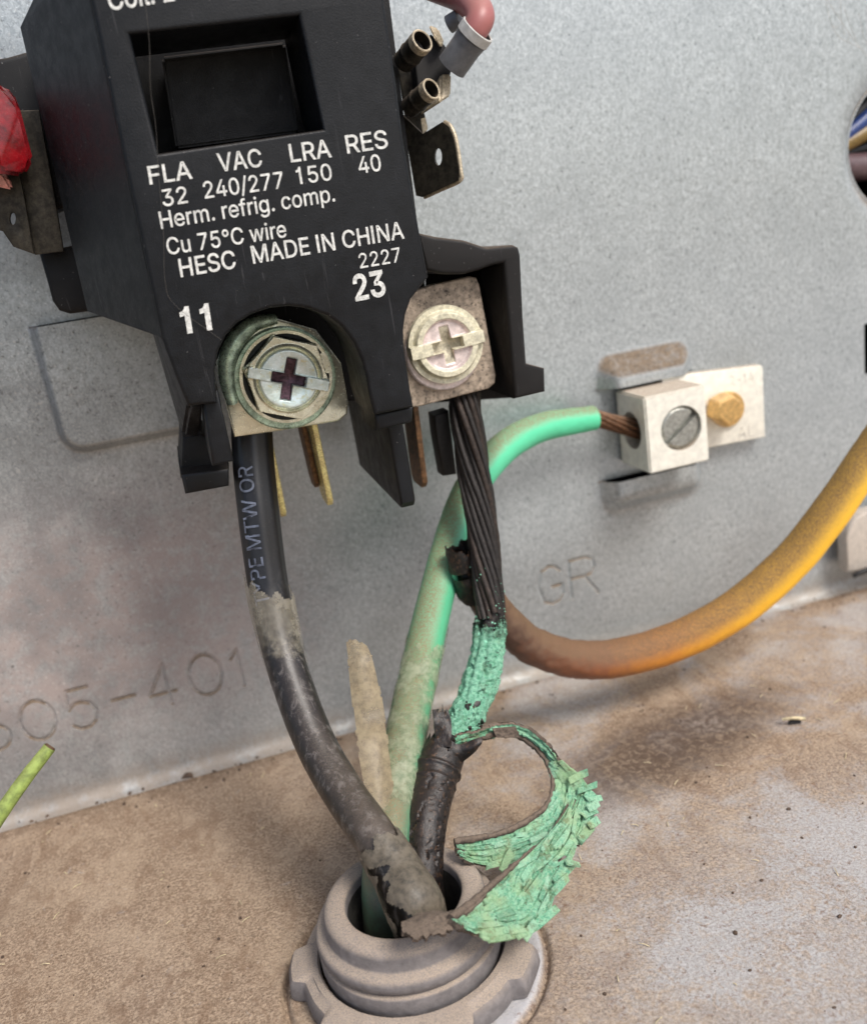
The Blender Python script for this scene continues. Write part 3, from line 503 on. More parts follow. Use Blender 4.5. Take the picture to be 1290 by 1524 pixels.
zs0 = min(s_[2] for s_ in STAMP) - 1; zs1 = max(s_[2] + s_[4] for s_ in STAMP) + 1
XL = lines([(-420, -80, 20), (-80, -62, 1.5), (sx0, sx1, .17), (sx1, gx0, .5), (gx0, gx1, .15), (gx1, HC[0] - HR - 1, .33), (HC[0] - HR - 1, HC[0] + HR + 1, .3), (HC[0] + HR + 1, 200, 4), (200, 440, 20)])
ZL = lines([(0, 2.4, .2), (2.4, zs0, .5), (zs0, zs1, .16), (zs1, KN[1] - KH[1] - 3, .8), (KN[1] - KH[1] - 3, KN[1] + KH[1] + 2, .3), (KN[1] + KH[1] + 2, HC[2] - HR - 1, 1.5), (HC[2] - HR - 1, HC[2] + HR + 1, .3), (HC[2] + HR + 1, 200, 6), (200, 420, 20)])
def cutline(Z, zc): return np.array(sorted(set(Z[np.abs(Z - zc) > .12].tolist() + [zc - .05, zc + .05])))
ZL = cutline(cutline(cutline(ZL, UZ0), LZ1), KN[1] + KH[1])
XX, ZZ = np.meshgrid(XL, ZL); hgt = np.zeros_like(XX)
d = rbox(XX, ZZ, KN, KH[0], KH[1] + 3, 4.0); m_ = ZZ < KN[1] + KH[1]; hgt += np.where(m_, 2.4 * sstep(-d, -.1, 1.5), 0)
d = rbox(XX, ZZ, ((U0[0] + U1[0]) / 2, UZ0), (U1[0] - U0[0]) / 2, UZ1 - UZ0, 3.0); hgt += np.where(ZZ > UZ0, 3.2 * sstep(-d, -.6, 3.4), 0)
d = rbox(XX, ZZ, ((L0[0] + L1[0]) / 2, LZ1), (L1[0] - L0[0]) / 2, LZ1 - LZ0, 3.0); hgt += np.where(ZZ < LZ1, 2.8 * sstep(-d, -.6, 3.0), 0)
hgt += np.where(ZZ < 2.2, 2.2 - np.sqrt(np.maximum(2.2 ** 2 - (2.2 - ZZ) ** 2, 0)), 0)      # the bend into the floor pan
hgt += .5 * (fbm(np.stack([XX, ZZ, 0 * XX], -1), .02, 3, 2) - .5)
for ch, gx, gz, gw, gh in STAMP:
    ix = np.where((XL > gx - 1) & (XL < gx + gw + 1))[0]; iz = np.where((ZL > gz - 1) & (ZL < gz + gh + 1))[0]
    sx, sz = XX[np.ix_(iz, ix)], ZZ[np.ix_(iz, ix)]; dm = np.full(sx.shape, 9.)
    for st in GL[ch]:
        q = [(gx + a * gw, gz + b_ * gh) for a, b_ in st]
        for (ax, az), (bx, bz) in zip(q[:-1], q[1:]):
            vx, vz = bx - ax, bz - az; t = np.clip(((sx - ax) * vx + (sz - az) * vz) / (vx * vx + vz * vz + 1e-9), 0, 1)
            dm = np.minimum(dm, np.hypot(sx - ax - t * vx, sz - az - t * vz))
    hgt[np.ix_(iz, ix)] -= .32 * np.exp(-(dm / .18) ** 2)
rr = np.hypot(XX - HC[0], ZZ - HC[2]); sn = np.abs(rr - HR) < .2
XX = np.where(sn, HC[0] + (XX - HC[0]) * HR / rr, XX); ZZ = np.where(sn, HC[2] + (ZZ - HC[2]) * HR / rr, ZZ)
hgt -= .7 * np.exp(-np.maximum(rr - HR, 0) / 1.0)
VW = np.stack([XX, -hgt, ZZ], -1).reshape(-1, 3); FW = grid_faces(len(ZL), len(XL)); fc = VW[FW].mean(1)
slit = ((np.abs(fc[:, 2] - UZ0) < .045) & (fc[:, 0] > U0[0] + 1.2) & (fc[:, 0] < U1[0] - 1.0)) | ((np.abs(fc[:, 2] - LZ1) < .045) & (fc[:, 0] > L0[0] + 1.0) & (fc[:, 0] < L1[0] - 1.0)) | ((np.abs(fc[:, 2] - KN[1] - KH[1]) < .045) & (fc[:, 0] > K0[0] + .9) & (fc[:, 0] < K1[0] - .9))
inhole = np.hypot(fc[:, 0] - HC[0], fc[:, 2] - HC[2]) < HR - .02
notch = (fc[:, 0] > NX) & (fc[:, 0] < NX + 14) & (fc[:, 2] < NZ[0]) & (fc[:, 2] > NZ[1])
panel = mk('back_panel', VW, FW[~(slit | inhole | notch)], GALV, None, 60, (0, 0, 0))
tag(panel, 'galvanized sheet steel back panel stamped 605-401 and GR', 'panel')
a = np.linspace(0, 2 * np.pi, 120)
tube('hole_rim', [(HC[0] + HR * math.cos(t), .75, HC[2] + HR * math.sin(t)) for t in a], [.3, .3], GALV, panel, 10, 180, caps=False, ang=180)
bm = bmesh.new(); bmesh.ops.create_cube(bm, size=1.0); me = bpy.data.meshes.new('c')
for v in bm.verts: v.co = (v.co.x * 800, 60 + v.co.y * 80, 190 + v.co.z * 376)
bmesh.ops.delete(bm, geom=[f_ for f_ in bm.faces if f_.calc_center_median().y < 30], context='FACES'); bm.to_mesh(me); bm.free()
mesh_part('rear_cavity', me, DARK, panel)

# ------------------------------------------------------------------ the floor pan
CC = PF(611, 1436, 0); KR = 15.7
KC = np.array([KCX, KCY, 0])
XF = lines([(-600, -80, 20), (-80, KC[0] - 22, 1.2), (KC[0] - 22, KC[0] + 22, .28), (KC[0] + 22, 150, 1.2), (150, 620, 20)])
YF = lines([(-600, -130, 20), (-130, KC[1] - 20, .8), (KC[1] - 20, KC[1] + 20, .28), (KC[1] + 20, 3, .9)]); YF = np.r_[YF, 3.]
FX, FY = np.meshgrid(XF, YF); p3 = np.stack([FX, FY, 0 * FX], -1)
fh = .25 * (fbm(p3, .04, 11, 3) - .5) + .12 * (fbm(p3, .5, 5, 4) - .5)
rk = np.hypot(FX - KC[0], FY - KC[1])
fh -= .9 * np.exp(-((rk - KR) / .38) ** 2) ; fh += .25 * sstep(KR - rk, 0, .6) * (rk > 9)
fh = np.where(rk < 8.6, fh - 14, fh)
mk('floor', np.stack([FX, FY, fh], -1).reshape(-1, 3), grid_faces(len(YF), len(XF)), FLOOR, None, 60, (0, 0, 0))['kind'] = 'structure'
bpy.data.objects['floor']['label'] = 'dusty grey brown steel floor pan with rust specks'

# ------------------------------------------------------------------ contactor
YC = 42
con = thing('contactor', 'black plastic contactor with white ratings print and two terminal screws', 'contactor', P(380, 560, 2))
hull('base_block', [(152, -40, 24), (575, -40, 24), (604, 200, 24), (634, 430, 24), (598, 590, 22), (500, 600, 22), (345, 560, 22), (250, 480, 22), (130, 430, 22), (40, 40, 20)] +
     [(200, -40, 2), (545, -40, 2), (590, 380, 2), (470, 540, 2), (320, 500, 2), (200, 430, 2)], BASE, con, .5)
outline = [(126, -45), (563, -45), (572, 0), (588, 110), (600, 205), (620, 320), (638, 412)] + [(612, 445), (604, 468), (601, 492), (602, 520), (607, 552), (611, 580), (616, 606)] + \
    [(558, 618), (550, 590), (545, 560), (538, 535), (527, 510), (510, 487), (488, 470), (460, 459), (430, 455), (402, 458), (375, 467), (352, 481), (336, 499), (325, 522), (320, 550), (321, 575), (324, 600)] + \
    [(304, 602), (279, 605), (262, 562), (240, 502), (213, 370), (185, 240), (158, 110), (135, 0)]
win = [(193, 50), (445, 22), (481, 192), (236, 228)]
cover = plate('cover', [outline, win], 30, YC, COVER, con, .45, 38, 3)
hull('side_wall', [(124, -45, 41.4), (135, 0, 41.4), (185, 240, 41.4), (240, 502, 41.4), (140, -45, 40), (256, 502, 40)] + [(70, -45, 26), (62, 12, 26), (30, 40, 24), (130, 463, 22), (228, 480, 22), (180, -40, 24)], COVER, con, .6)
hull('lower_leg', [(241, 502, 41), (280, 604, 41), (303, 602, 40), (272, 648, 29), (262, 600, 25), (222, 478, 25), (300, 650, 29)], COVER, con, .4)
plate('rib', [[(302, 601), (324, 577), (348, 687), (316, 694)]], 29, 40.6, COVER, con, .4)
plate('foot', [[(272, 650), (300, 645), (318, 660), (341, 690), (341, 702), (269, 712)]], 10, 26, BASE, con, .3)
plate('foot', [[(269, 706), (341, 697), (341, 724), (276, 736)]], 10, 30, COVER, con, .45)
plate('leg_tip', [[(558, 616), (616, 604), (614, 629), (560, 642)]], 28, 40.6, COVER, con, .5)
bx = P(598, 690, 36)[0]; zt, zb = P(590, 625, 36)[2], P(604, 757, 36)[2]; V, F = curve_vf([[(-36, zt), (-36, zb + .8), (-35.2, zb), (-10, zb + .4), (-9, zt)]], 24 * mpp(600, 690, 36), .35, 3)
mk('barrier', np.c_[bx + V[:, 2], V[:, 0], V[:, 1]], [f_[::-1] for f_ in F], COVER, con)
hull('armature', [(241, 88, 31.5), (424, 66, 31.5), (444, 197, 31.5), (262, 221, 31.5), (240, 84, 25), (424, 62, 25), (444, 200, 25), (262, 222, 25)], BASE, con, .3)
tube('coil_turn', [P(300, 52, 33), P(322, 46, 33.4), P(345, 44, 33)], [.5, .5], COPPER, con, 12, 16)
tube('coil_turn', [P(300, 44, 32), P(322, 38, 32.4), P(345, 36, 32)], [.5, .5], COPPER, con, 12, 16)
# black foot tab and shoulder behind the left side
plate('mounting_tab', [[(58, 376), (130, 360), (190, 440), (182, 452), (150, 461), (104, 467), (88, 462), (78, 448), (72, 425)]], 8, 14, BASE, con, .5)
plate('shoulder', [[(-30, 90), (10, 84), (60, 70), (90, 80), (120, 300), (60, 320), (-30, 300)]], 8, 15, BASE, con, .6)
# left terminal bracket: flange and tab with a hole
plate('terminal_bracket', [[(28, 164), (58, 163), (78, 270), (95, 374), (52, 379), (36, 290), (18, 200)]], 17.2, 18, STEELD, con, .12)
plate('terminal_tab', [[(-40, 170), (18, 205), (36, 290), (51, 378), (20, 367), (4, 344), (-40, 330)], arc(19, 325, 4.2, 9, 0, 360, 20)], 18.2, 19, STEELD, con, .12)
# right-hand shroud round terminal 23
plate('terminal_shroud', [[(622, 346), (648, 352), (690, 357), (724, 368), (764, 364), (772, 368), (775, 380), (779, 470), (784, 541), (811, 548), (812, 583), (766, 594), (760, 520), (755, 460), (750, 391), (735, 394), (712, 402), (690, 408), (660, 408), (634, 402)]], 10, 30, SHROUD, con, .5, 38, 3)
hull('shroud_back', [(632, 400, 13), (752, 388, 13), (766, 592, 13), (640, 600, 13), (640, 400, 9), (745, 390, 9), (755, 585, 9), (640, 590, 9)], SHROUD, con, .2)
hull('shroud_web', [(712, 400, 24), (752, 388, 29), (766, 593, 29.5), (742, 575, 22), (735, 480, 20), (716, 410, 14), (750, 392, 13), (764, 590, 13), (738, 570, 13)], SHROUD, con, .3)

def washer(name, c, r0, r1, y0, y1, mat, parent, n=64):
    pr = [(r0, y0), (r0, y1 - .1), (r0 + .1, y1), (r1 - .2, y1), (r1, y1 - .2), (r1, y0)]
    a = np.linspace(0, 2 * np.pi, n, endpoint=False); V = []
    for r, y in pr: V.append(np.stack([c[0] + r * np.cos(a), np.full(n, -y), c[2] + r * np.sin(a)], -1))
    m = len(pr); idx = np.arange(m * n).reshape(m, n); nx = np.roll(idx, -1, 1)
    F = np.concatenate([np.stack([idx[i], idx[(i + 1) % m], nx[(i + 1) % m], nx[i]], -1) for i in range(m)])
    return mk(name, np.concatenate(V), F, mat, parent, 30)
def screw(px, py, Y, Rpx, rot, hexa, mats, parent, name='terminal_screw'):
    c = P(px, py, Y); k = mpp(px, py, Y); R = Rpx * k; nr, na = 84, 288
    r = np.linspace(0, 1, nr)[:, None] ** .9 * R + np.zeros(na); a = np.linspace(0, 2 * np.pi, na, endpoint=False) + np.zeros((nr, 1))
    u, v = r * np.cos(a), r * np.sin(a); cr, sr = math.cos(rot), math.sin(rot); us, vs = u * cr + v * sr, -u * sr + v * cr
    h = np.full_like(u, .9); reg = np.zeros(u.shape, int)
    if hexa:
        hx = np.max([np.abs(u * math.cos(q) + v * math.sin(q)) for q in (rot * .3 + .25, rot * .3 + .25 + math.pi / 3, rot * .3 + .25 + 2 * math.pi / 3)], 0)
        h += 1.7 * sstep(R * .82 - hx, -.06, .14)
        dome = R * .72; h += .55 * sstep(dome - r, -.1, .3); h -= .75 * np.exp(-((r - R * .65) / .17) ** 2); h -= .3 * sstep(R * .62 - r, 0, 2.2)
        reg[r < R * .64] = 1
        bl, bw, pl, pw = R * .87, R * .125, R * .46, R * .11
    else:
        h += .9 * sstep(R * .86 - r, -.1, .35); h -= .5 * sstep(R * .68 - r, 0, .5); h += .15 * sstep(R * .4 - r, 0, 1)
        reg[r < R * .66] = 1
        bl, bw, pl, pw = R * 1.0, R * .17, R * .50, R * .13
    if hexa: reg[(hx > R * .82) & (r < R * .93) & (np.cos(a - 2.3) > -.6 + .3 * np.sin(a * 5))] = 4  # shade between hex and flange, painted as a dark band mostly upper left
    bar = sstep(bw - np.abs(vs), -.05, .08) * sstep(bl - np.abs(us), -.05, .1); top = 3.35 if hexa else 1.9
    h = h * (1 - bar) + np.maximum(h, top) * bar; reg[bar > .5] = 2
    cross = np.maximum(sstep(pw - np.abs(vs), -.06, .1) * sstep(pl * .82 - np.abs(us), -.06, .25), sstep(pw - np.abs(us), -.06, .1) * sstep(pl - np.abs(vs), -.06, .25))
    core = np.hypot(us, vs)
    h = h * (1 - cross) + (top - .75 - .9 * sstep(pl - core, 0, pl)) * cross; reg[cross > .45] = 3
    h = np.where(np.arange(nr)[:, None] == nr - 1, 0, h)
    h += .05 * (fbm(np.stack([u, v, 0 * u], -1), 1.3, 9, 3) - .5)
    V = np.stack([c[0] + u, -Y - h, c[2] + v], -1).reshape(-1, 3); idx = np.arange(nr * na).reshape(nr, na); nx = np.roll(idx, -1, 1)
    F = np.stack([idx[:-1], idx[1:], nx[1:], nx[:-1]], -1).reshape(-1, 4); fm = reg[1:].reshape(-1)
    return mk(name, V, F, mats, parent, 45, fm=fm)
# terminal 11
t11 = plate('clamp_plate', [[(322, 540), (330, 570), (336, 600), (349, 651), (420, 641), (503, 627), (517, 617), (519, 600), (508, 540), (470, 490), (400, 470), (345, 490)]], 27.5, 29, ZINC, con, .3)
tube('saddle_clamp', [P(346, 600, 30.5), P(338, 568, 31), P(338, 535, 31.4), P(352, 505, 31.4), P(378, 482, 31), P(410, 474, 30.5)], [.7, .95, 1.1, 1.1, .95, .7], ZINCG, con, 24, 40)
c11 = P(423, 562, 29); washer('washer', c11, 2.0, 76 * mpp(423, 562, 29), 29, 30, ZINCG, con)
s11 = screw(425, 560, 30, 69, -.36, True, [ZINC, IRID, IRID, PURPLE, HEXSHADE], con)
# terminal 23
plate('clamp_plate', [[(598, 440), (640, 424), (700, 411), (709, 413), (714, 424), (726, 490), (738, 558), (737, 570), (728, 578), (690, 588), (622, 606), (606, 606), (598, 520)]], 24.5, 26, TARN, con, .3)
c23 = P(657, 522, 26); washer('washer', c23, 2.0, 58 * mpp(657, 522, 26), 26, 26.8, CREAMPK, con)
screw(661, 512, 26.8, 58, .07, False, [CREAM, CREAMPK, CREAM, CREAMREC], con)['label'] = 'chalky cream oxidised terminal screw'
s11['label'] = 'shiny greenish zinc terminal screw with dark cross recess'
# blade tabs below the terminals
def blade(px0, py0, px1, py1, Y, depth, th, mat):
    a, b_ = P(px0, py0, Y), P(px1, py1, Y); dz = (b_ - a); L = np.linalg.norm(dz)
    pts = []
    for x in (-th / 2, th / 2):
        for (t, dy) in ((0, 0), (1 - .9 / L, 0), (1, 1.2), (1, depth - 1.2), (1 - .9 / L, depth), (0, depth)): pts.append(a + dz * t + np.array([x, dy, 0]))
    return mesh_part('blade_tab', hull_me(pts, .1, 1), mat, con)
blade(398, 640, 424, 772, 21, 6.5, .8, BRASS); blade(466, 622, 494, 755, 26, 6.5, .8, BRASS); blade(449, 622, 474, 728, 22, 5, .7, BRONZE); blade(618, 600, 634, 728, 23, 6.5, .8, BRONZE)
# receptacle behind the burnt strands
hull('blade_tab', [(636, 612, 17), (652, 610, 17), (654, 648, 17), (645, 650, 17), (638, 612, 16), (652, 612, 16), (652, 648, 16)], TANST, con, .1)
# quick-connect tab on the right
plate_pts = [(598, 170), (629, 199), (658, 181), (668, 188), (676, 208), (683, 252), (682, 268), (629, 293), (619, 291)]
def tilt(px): return 21 + (px - 598) * .085
V, F = curve_vf([[(a, -b_) for a, b_ in plate_pts][::-1], [(a, -b_) for a, b_ in arc(652, 233, 5.5, 13, 0, 360, 20)]], 2, 0.0)
W = np.array([P(x, -y, tilt(x)) + np.array([.8, 1.5, .1]) * (0 if z > 0 else .55) for x, y, z in V])
mk('quick_connect_tab', W, F, [STEELD], con, 30)
tube('tab_edge', [P(a, b_, tilt(a) - .2) + np.array([.35, .4, 0]) for a, b_ in ((659, 181), (668, 188), (676, 208), (683, 252), (682, 268), (655, 281), (629, 293))], [.3, .3], TANST, con, 10, 60)
hull('terminal_bracket', [(590, 90, 19), (612, 100, 20), (622, 170, 20), (636, 185, 20), (634, 200, 20), (610, 200, 20), (590, 92, 18), (612, 102, 18.6), (630, 195, 18.6), (605, 195, 18)], STEELD, con, .1)
# lettering
LET = [("Coil: 24VAC", (163, 15), (352, -14), 32, .012), ("FLA", (223, 274), (287, 265), 27, .009), ("VAC", (326, 255), (391, 247), 27, .009), ("LRA", (433, 241), (494, 233), 27, .009), ("RES", (517, 228), (578, 219), 27, .009),
       ("32", (243, 307), (280, 301), 25, .007), ("240/277", (305, 295), (423, 279), 25, .007), ("150", (443, 274), (495, 267), 25, .007), ("40", (535, 258), (568, 253), 25, .007),
       ("Herm. refrig. comp.", (240, 340), (499, 299), 25, .007), ("Cu 75°C wire", (250, 379), (427, 352), 25, .007), ("HESC", (269, 412), (352, 398), 27, .01), ("MADE IN CHINA", (377, 392), (602, 354), 26, .009),
       ("2227", (536, 399), (597, 389), 22, .004), ("23", (529, 447), (575, 438), 37, .022), ("11", (272, 496), (316, 489), 37, .022)]
for s_, p0, p1, ch, bold in LET:
    V, F = text_vf(s_, bold); V = V.copy(); x0, x1 = V[:, 0].min(), V[:, 0].max()
    a, b_ = P(*p0, YC + .04), P(*p1, YC + .04); wv = (b_ - a) / (x1 - x0)
    mpx, mpy = (p0[0] + p1[0]) / 2, (p0[1] + p1[1]) / 2
    un = (P(mpx - ch * .16, mpy - ch, YC) - P(mpx, mpy, YC)); un[1] = 0; un = un / cap_height()
    W = a + (V[:, :1] - x0) * wv + V[:, 1:2] * un - V[:, 2:3] * np.array([0, 1.2, 0]) - np.array([0, .03, 0])
    mk('lettering', W, F, WHITE, con)

# red push-on connector at the left
red = thing('wire_connector', 'red vinyl insulated push-on connector at the left edge', 'connector', P(10, 200, 20))
hull('sleeve', [(-60, 110, 24), (2, 124, 24), (20, 137, 22), (30, 160, 24), (50, 238, 24), (36, 263, 24), (-10, 256, 26), (-60, 250, 26), (-60, 120, 18), (20, 140, 18), (44, 240, 19), (0, 256, 19)], REDV, red, .8)
hull('tip', [(-40, 250, 23), (4, 256, 23), (16, 266, 22), (20, 283, 22), (0, 278, 22), (-40, 270, 23), (-40, 250, 20), (10, 258, 20), (18, 280, 20)], REDTIP, red, .3)

# pink wire with its flag receptacle and crimp
pk = thing('pink_wire', 'pink wire in a grey crimp on the upper right terminal', 'wire', P(640, 120, 24))
pp, pr = wire_pts([(560, -60, 12, 46), (640, -26, 18, 46), (690, -6, 24, 47), (713, 20, 29, 45), (709, 42, 30, 39), (696, 62, 29, 30)])
tube('insulation', pp, pr, PINK, pk, 28, 60)
cp, cr = wire_pts([(710, 44, 30, 58), (700, 60, 29, 56), (687, 78, 28, 50), (673, 97, 27, 44)])
cp2, cr2 = wire_pts([(684, 26, 23, 26), (668, 36, 22, 26)]); tube('crimp_barrel', cp2, cr2, GREYC, pk, 20, 10)
plate('receptacle', [[(626, 62), (642, 50), (662, 66), (676, 92), (670, 112), (656, 152), (624, 150), (618, 100)]], 22, 24.6, RUBBER, pk, .25)
def sleeve(name, p0, p1, r0, r1, th, mats, parent, rim=None, disp=None):   # open thick-walled tube, mouth at p0
    p0, p1 = np.array(p0), np.array(p1); ax = p1 - p0; L = np.linalg.norm(ax); ax /= L
    n_ = np.cross(ax, [0, 0, 1.]); n_ /= np.linalg.norm(n_); b_ = np.cross(ax, n_); a = np.linspace(0, 2 * np.pi, 40, endpoint=False)
    pr = [(r0 - th, L), (r0 - th, L * .3), (r0 - th, .1), (r0 - th + .1, 0), (r0 - .1, 0), (r0, .1), (r0, L * .22)] + [(r0 + (r1 - r0) * t + (disp(t) if disp else 0), L * t) for t in np.linspace(.25, 1, 24)]
    V = np.stack([p0 + ax * z + r * (np.cos(a)[:, None] * n_ + np.sin(a)[:, None] * b_) for r, z in pr]); m = len(pr)
    idx = np.arange(m * 40).reshape(m, 40); nx = np.roll(idx, -1, 1); F = np.concatenate([np.stack([idx[i], nx[i], nx[i + 1], idx[i + 1]], -1) for i in range(m - 1)])
    fm = np.repeat([1 if 1 < i < 6 else 0 for i in range(m - 1)], 40)
    return mk(name, V.reshape(-1, 3), F, mats, parent, 40, fm=fm)
def roll(x0, y0, x1, y1, Y0, Y1, wpx, rim):
    q, r_ = wire_pts([(x0, y0, Y0, wpx), (x1, y1, Y1, wpx * .9)])
    sleeve('roll', q[0], q[1], r_[0], r_[1], .3, [STEELD, TANST], pk, None, lambda t: .12 * math.exp(-((t - .62) / .05) ** 2))
    sleeve('roll_stop', q[0] + .3 * (q[1] - q[0]), q[1], r_[0] * .7, r_[1] * .7, .5, [DARK, DARK], pk)
sleeve('crimp_barrel', P(712, 42, 30), P(672, 99, 27), 27 * mpp(710, 44, 30), 19 * mpp(673, 97, 27), .28, [GREYC, GREYRIM], pk, None, lambda t: .035 * math.sin(t * 60) * (t > .5))
roll(629, 59, 600, 92, 29, 25, 36, 0); roll(643, 131, 609, 160, 29, 25, 33, 0)
hull('receptacle_edge', [(637, 37, 26), (652, 42, 26), (661, 62, 26), (655, 72, 26), (646, 56, 27), (640, 37, 24), (652, 44, 24), (660, 66, 24)], TANST, pk, .2)
hull('receptacle_edge', [(656, 110, 26), (671, 110, 26), (670, 142, 26), (655, 152, 27), (622, 174, 24), (656, 112, 24), (670, 112, 24), (668, 142, 24)], TANST, pk, .2)
hull('receptacle_edge', [(626, 176, 23), (633, 174, 23), (637, 192, 23), (629, 199, 23), (626, 178, 22.4), (634, 178, 22.4), (630, 197, 22.4)], TANST, pk, .05)

# ------------------------------------------------------------------ conduit connector
ZR = 10.2
cn = thing('conduit_connector', 'dusty grey plastic conduit connector standing in the floor', 'connector', (CC[0], CC[1], 0))
def rough_(V, amp=.025): return V + (fbm(V, 1.1, 21, 4) - .5)[..., None] * amp * 2
SH = np.array([KCX + .1, KCY, 0])
lathe('hub', [(6.75, -12), (6.75, 8), (6.8, ZR - .35), (7.0, ZR), (7.5, ZR + .12), (8.7, ZR + .04), (9.3, ZR - .3), (9.5, ZR - .8), (9.6, ZR - 2.0), (9.75, ZR - 2.3), (10.4, ZR - 2.5), (10.75, ZR - 2.8), (10.85, ZR - 3.3), (10.8, ZR - 3.9), (10.6, ZR - 4.2), (10.35, ZR - 4.3), (10.3, ZR - 4.65), (10.7, ZR - 4.75), (10.8, ZR - 5.0), (10.8, ZR - 6.4), (10.65, ZR - 6.9), (10.5, 0), (10.5, -12)], SH, CONN, cn, 160, rough_, 60)
lathe('bore_lining', [(6.72, ZR - 1.2), (6.7, 6), (6.6, -10), (0.01, -10)], SH, HOLE_DARK, cn, 64, None, 60, False)
na = 420; a = np.linspace(0, 2 * np.pi, na, endpoint=False); tri = ((a - math.radians(-37)) * 7 / (2 * np.pi) + .5) % 1
lug = sstep(.22 - np.abs(tri - .5), -.05, .04); ro = 13.6 + 1.4 * lug + .1 * np.sin(a * 3 + 1) + .06 * np.sin(a * 11)
prof = [(11.0, 2.4, 0), (11.05, 3.4, 0), (11.3, 3.7, 0), (12.0, 3.65, 0), (.9, 3.45, 1), (.965, 3.1, 1), (.99, 2.5, 1), (1.0, 1.0, 1), (.985, .4, 1)]
V = []
for r, z, k in prof:
    R_ = (r * ro if k else np.full(na, r)); V.append(np.stack([SH[0] + R_ * np.cos(a), SH[1] + R_ * np.sin(a), np.full(na, z)], -1))
V = rough_(np.array(V), .03); idx = np.arange(len(prof) * na).reshape(len(prof), na); nx = np.roll(idx, -1, 1)
mk('locknut', V.reshape(-1, 3), np.stack([idx[:-1], idx[1:], nx[1:], nx[:-1]], -1).reshape(-1, 4), CONN, cn, 32)

# ------------------------------------------------------------------ black wire
bw = thing('black_wire', 'intact black wire with a torn clear sleeve under terminal 11', 'wire', P(610, 1350, 58))
BWL = [(374, 630, 25, 60), (377, 690, 26, 61), (384, 760, 28, 61), (394, 840, 30, 60), (404, 900, 32, 59), (419, 965, 35, 59), (441, 1035, 39, 60), (471, 1110, 44, 61), (511, 1180, 50, 63), (558, 1247, 56.5, 66), (594, 1306, 60.5, 68), ('w', 12.3, -63., 9.2, 2.75), ('w', 13., -62.6, 4, 2.8), ('w', 13.2, -61.5, -5, 2.8)]
bp, br = wire_pts(BWL)
def grooves(s, A, p): return .05 * np.cos(A * 9 + s * .02) * (s < 22) + .1 * (fbm(p, .7, 2, 3) - .5) * sstep(s, 22, 40)
tube('insulation', bp, br, BLK, bw, 48, 160, grooves)
def on_tube(name, text, pts, radii, s0, ang0, size, mat, parent, flip=1, n=300):
    C = crom(pts, n); r = crom(np.asarray(radii)[:, None], n)[:, 0]; T, N, Bn = frames(C)
    s = np.r_[0, np.cumsum(np.linalg.norm(np.diff(C, axis=0), axis=1))]; V, F = text_vf(text, .006)
    k = size / cap_height(); ss = s0 + flip * V[:, 0] * k; i = np.interp(ss, s, np.arange(n)); i0 = np.clip(i.astype(int), 0, n - 1)
    aa = ang0 - flip * V[:, 1] * k / r[i0]; rr = r[i0] + .17
    W = np.stack([np.interp(ss, s, C[:, q]) for q in range(3)], -1) + rr[:, None] * (np.cos(aa)[:, None] * N[i0] + np.sin(aa)[:, None] * Bn[i0])
    return mk(name, W, F, mat, parent)
on_tube('lettering', 'TYPE MTW OR', bp, br, 24.5, .15, 2.0, PRINT, bw, -1)
# clear sleeve, ragged at the top
SL = [(396, 836, 30.6, 74), (404, 895, 32, 72), (420, 965, 35, 68), (434, 1015, 38, 64)]
sp_, sr_ = wire_pts(SL)
def slkeep(s, A):
    edge = 4.6 + 2.2 * np.sin(A * 1 + 2.6) + .5 * np.sin(A * 7) + .35 * np.sin(A * 13 + 1)
    return (s > np.clip(edge - 1.4, 0, 9)) & (s < s.max() - .6 - .5 * np.sin(A * 5))
tube('clear_sleeve', sp_, sr_, CLEAR, bw, 72, 80, lambda s, A, p: .12 * np.sin(A * 2 + 1), caps=False, keep=slkeep)
# torn jacket shell over the lowest stretch
JL = [(562, 1252, 57.2, 72), (592, 1302, 60.6, 80), (614, 1344, 63.6, 90), ('w', 12.35, -63.1, 9.6, 3.3), ('w', 12.9, -62.8, 6, 3.25)]
jp, jr = wire_pts(JL)
def jkeep(s, A):
    L = s.max(); q = s / L; c = .75 - .3 * q + .25 * np.sin(q * 17) + .14 * np.sin(q * 41); wdt = .4 * np.sin(np.pi * np.clip((q - .12) / .84, 0, 1)) ** .6 + .1 * np.sin(q * 33)
    dd = np.abs((A - c + np.pi) % (2 * np.pi) - np.pi)
    return (dd > wdt) & (s > .5 + .5 * np.sin(A * 5) + .3 * np.sin(A * 11)) & (s < L - .25 + .2 * np.sin(A * 9))
tube('torn_jacket', jp, jr, JACKET, bw, 110, 90, lambda s, A, p: .3 * (fbm(p, .6, 33, 3) - .5), caps=False, keep=jkeep)

# ------------------------------------------------------------------ green wire
gw = thing('green_wire', 'green wire with peeling jacket running up to the ground lug', 'wire', P(580, 1330, 56))
GL_ = [(884, 622, 6.2, 37), (850, 627, 6.6, 40), (806, 636, 7.5, 44), (765, 655, 9.5, 46), (732, 684, 12, 48), (702, 725, 15, 50), (681, 775, 18, 52), (663, 835, 22, 53), (646, 900, 26, 54), (629, 975, 31, 56), (613, 1050, 37, 58), (599, 1120, 43, 60), (588, 1190, 48, 63), (577, 1265, 53.5, 66), ('w', 9.4, -57, 7.5, 2.7), ('w', 9, -58, -3, 2.7)]
gp, gr_ = wire_pts(GL_); tube('insulation', gp, gr_, GRN, gw, 48, 190, lambda s, A, p: .22 * (fbm(p, .35, 12, 3) - .5) + .06 * (vn(p, 2.2, 13) - .5))
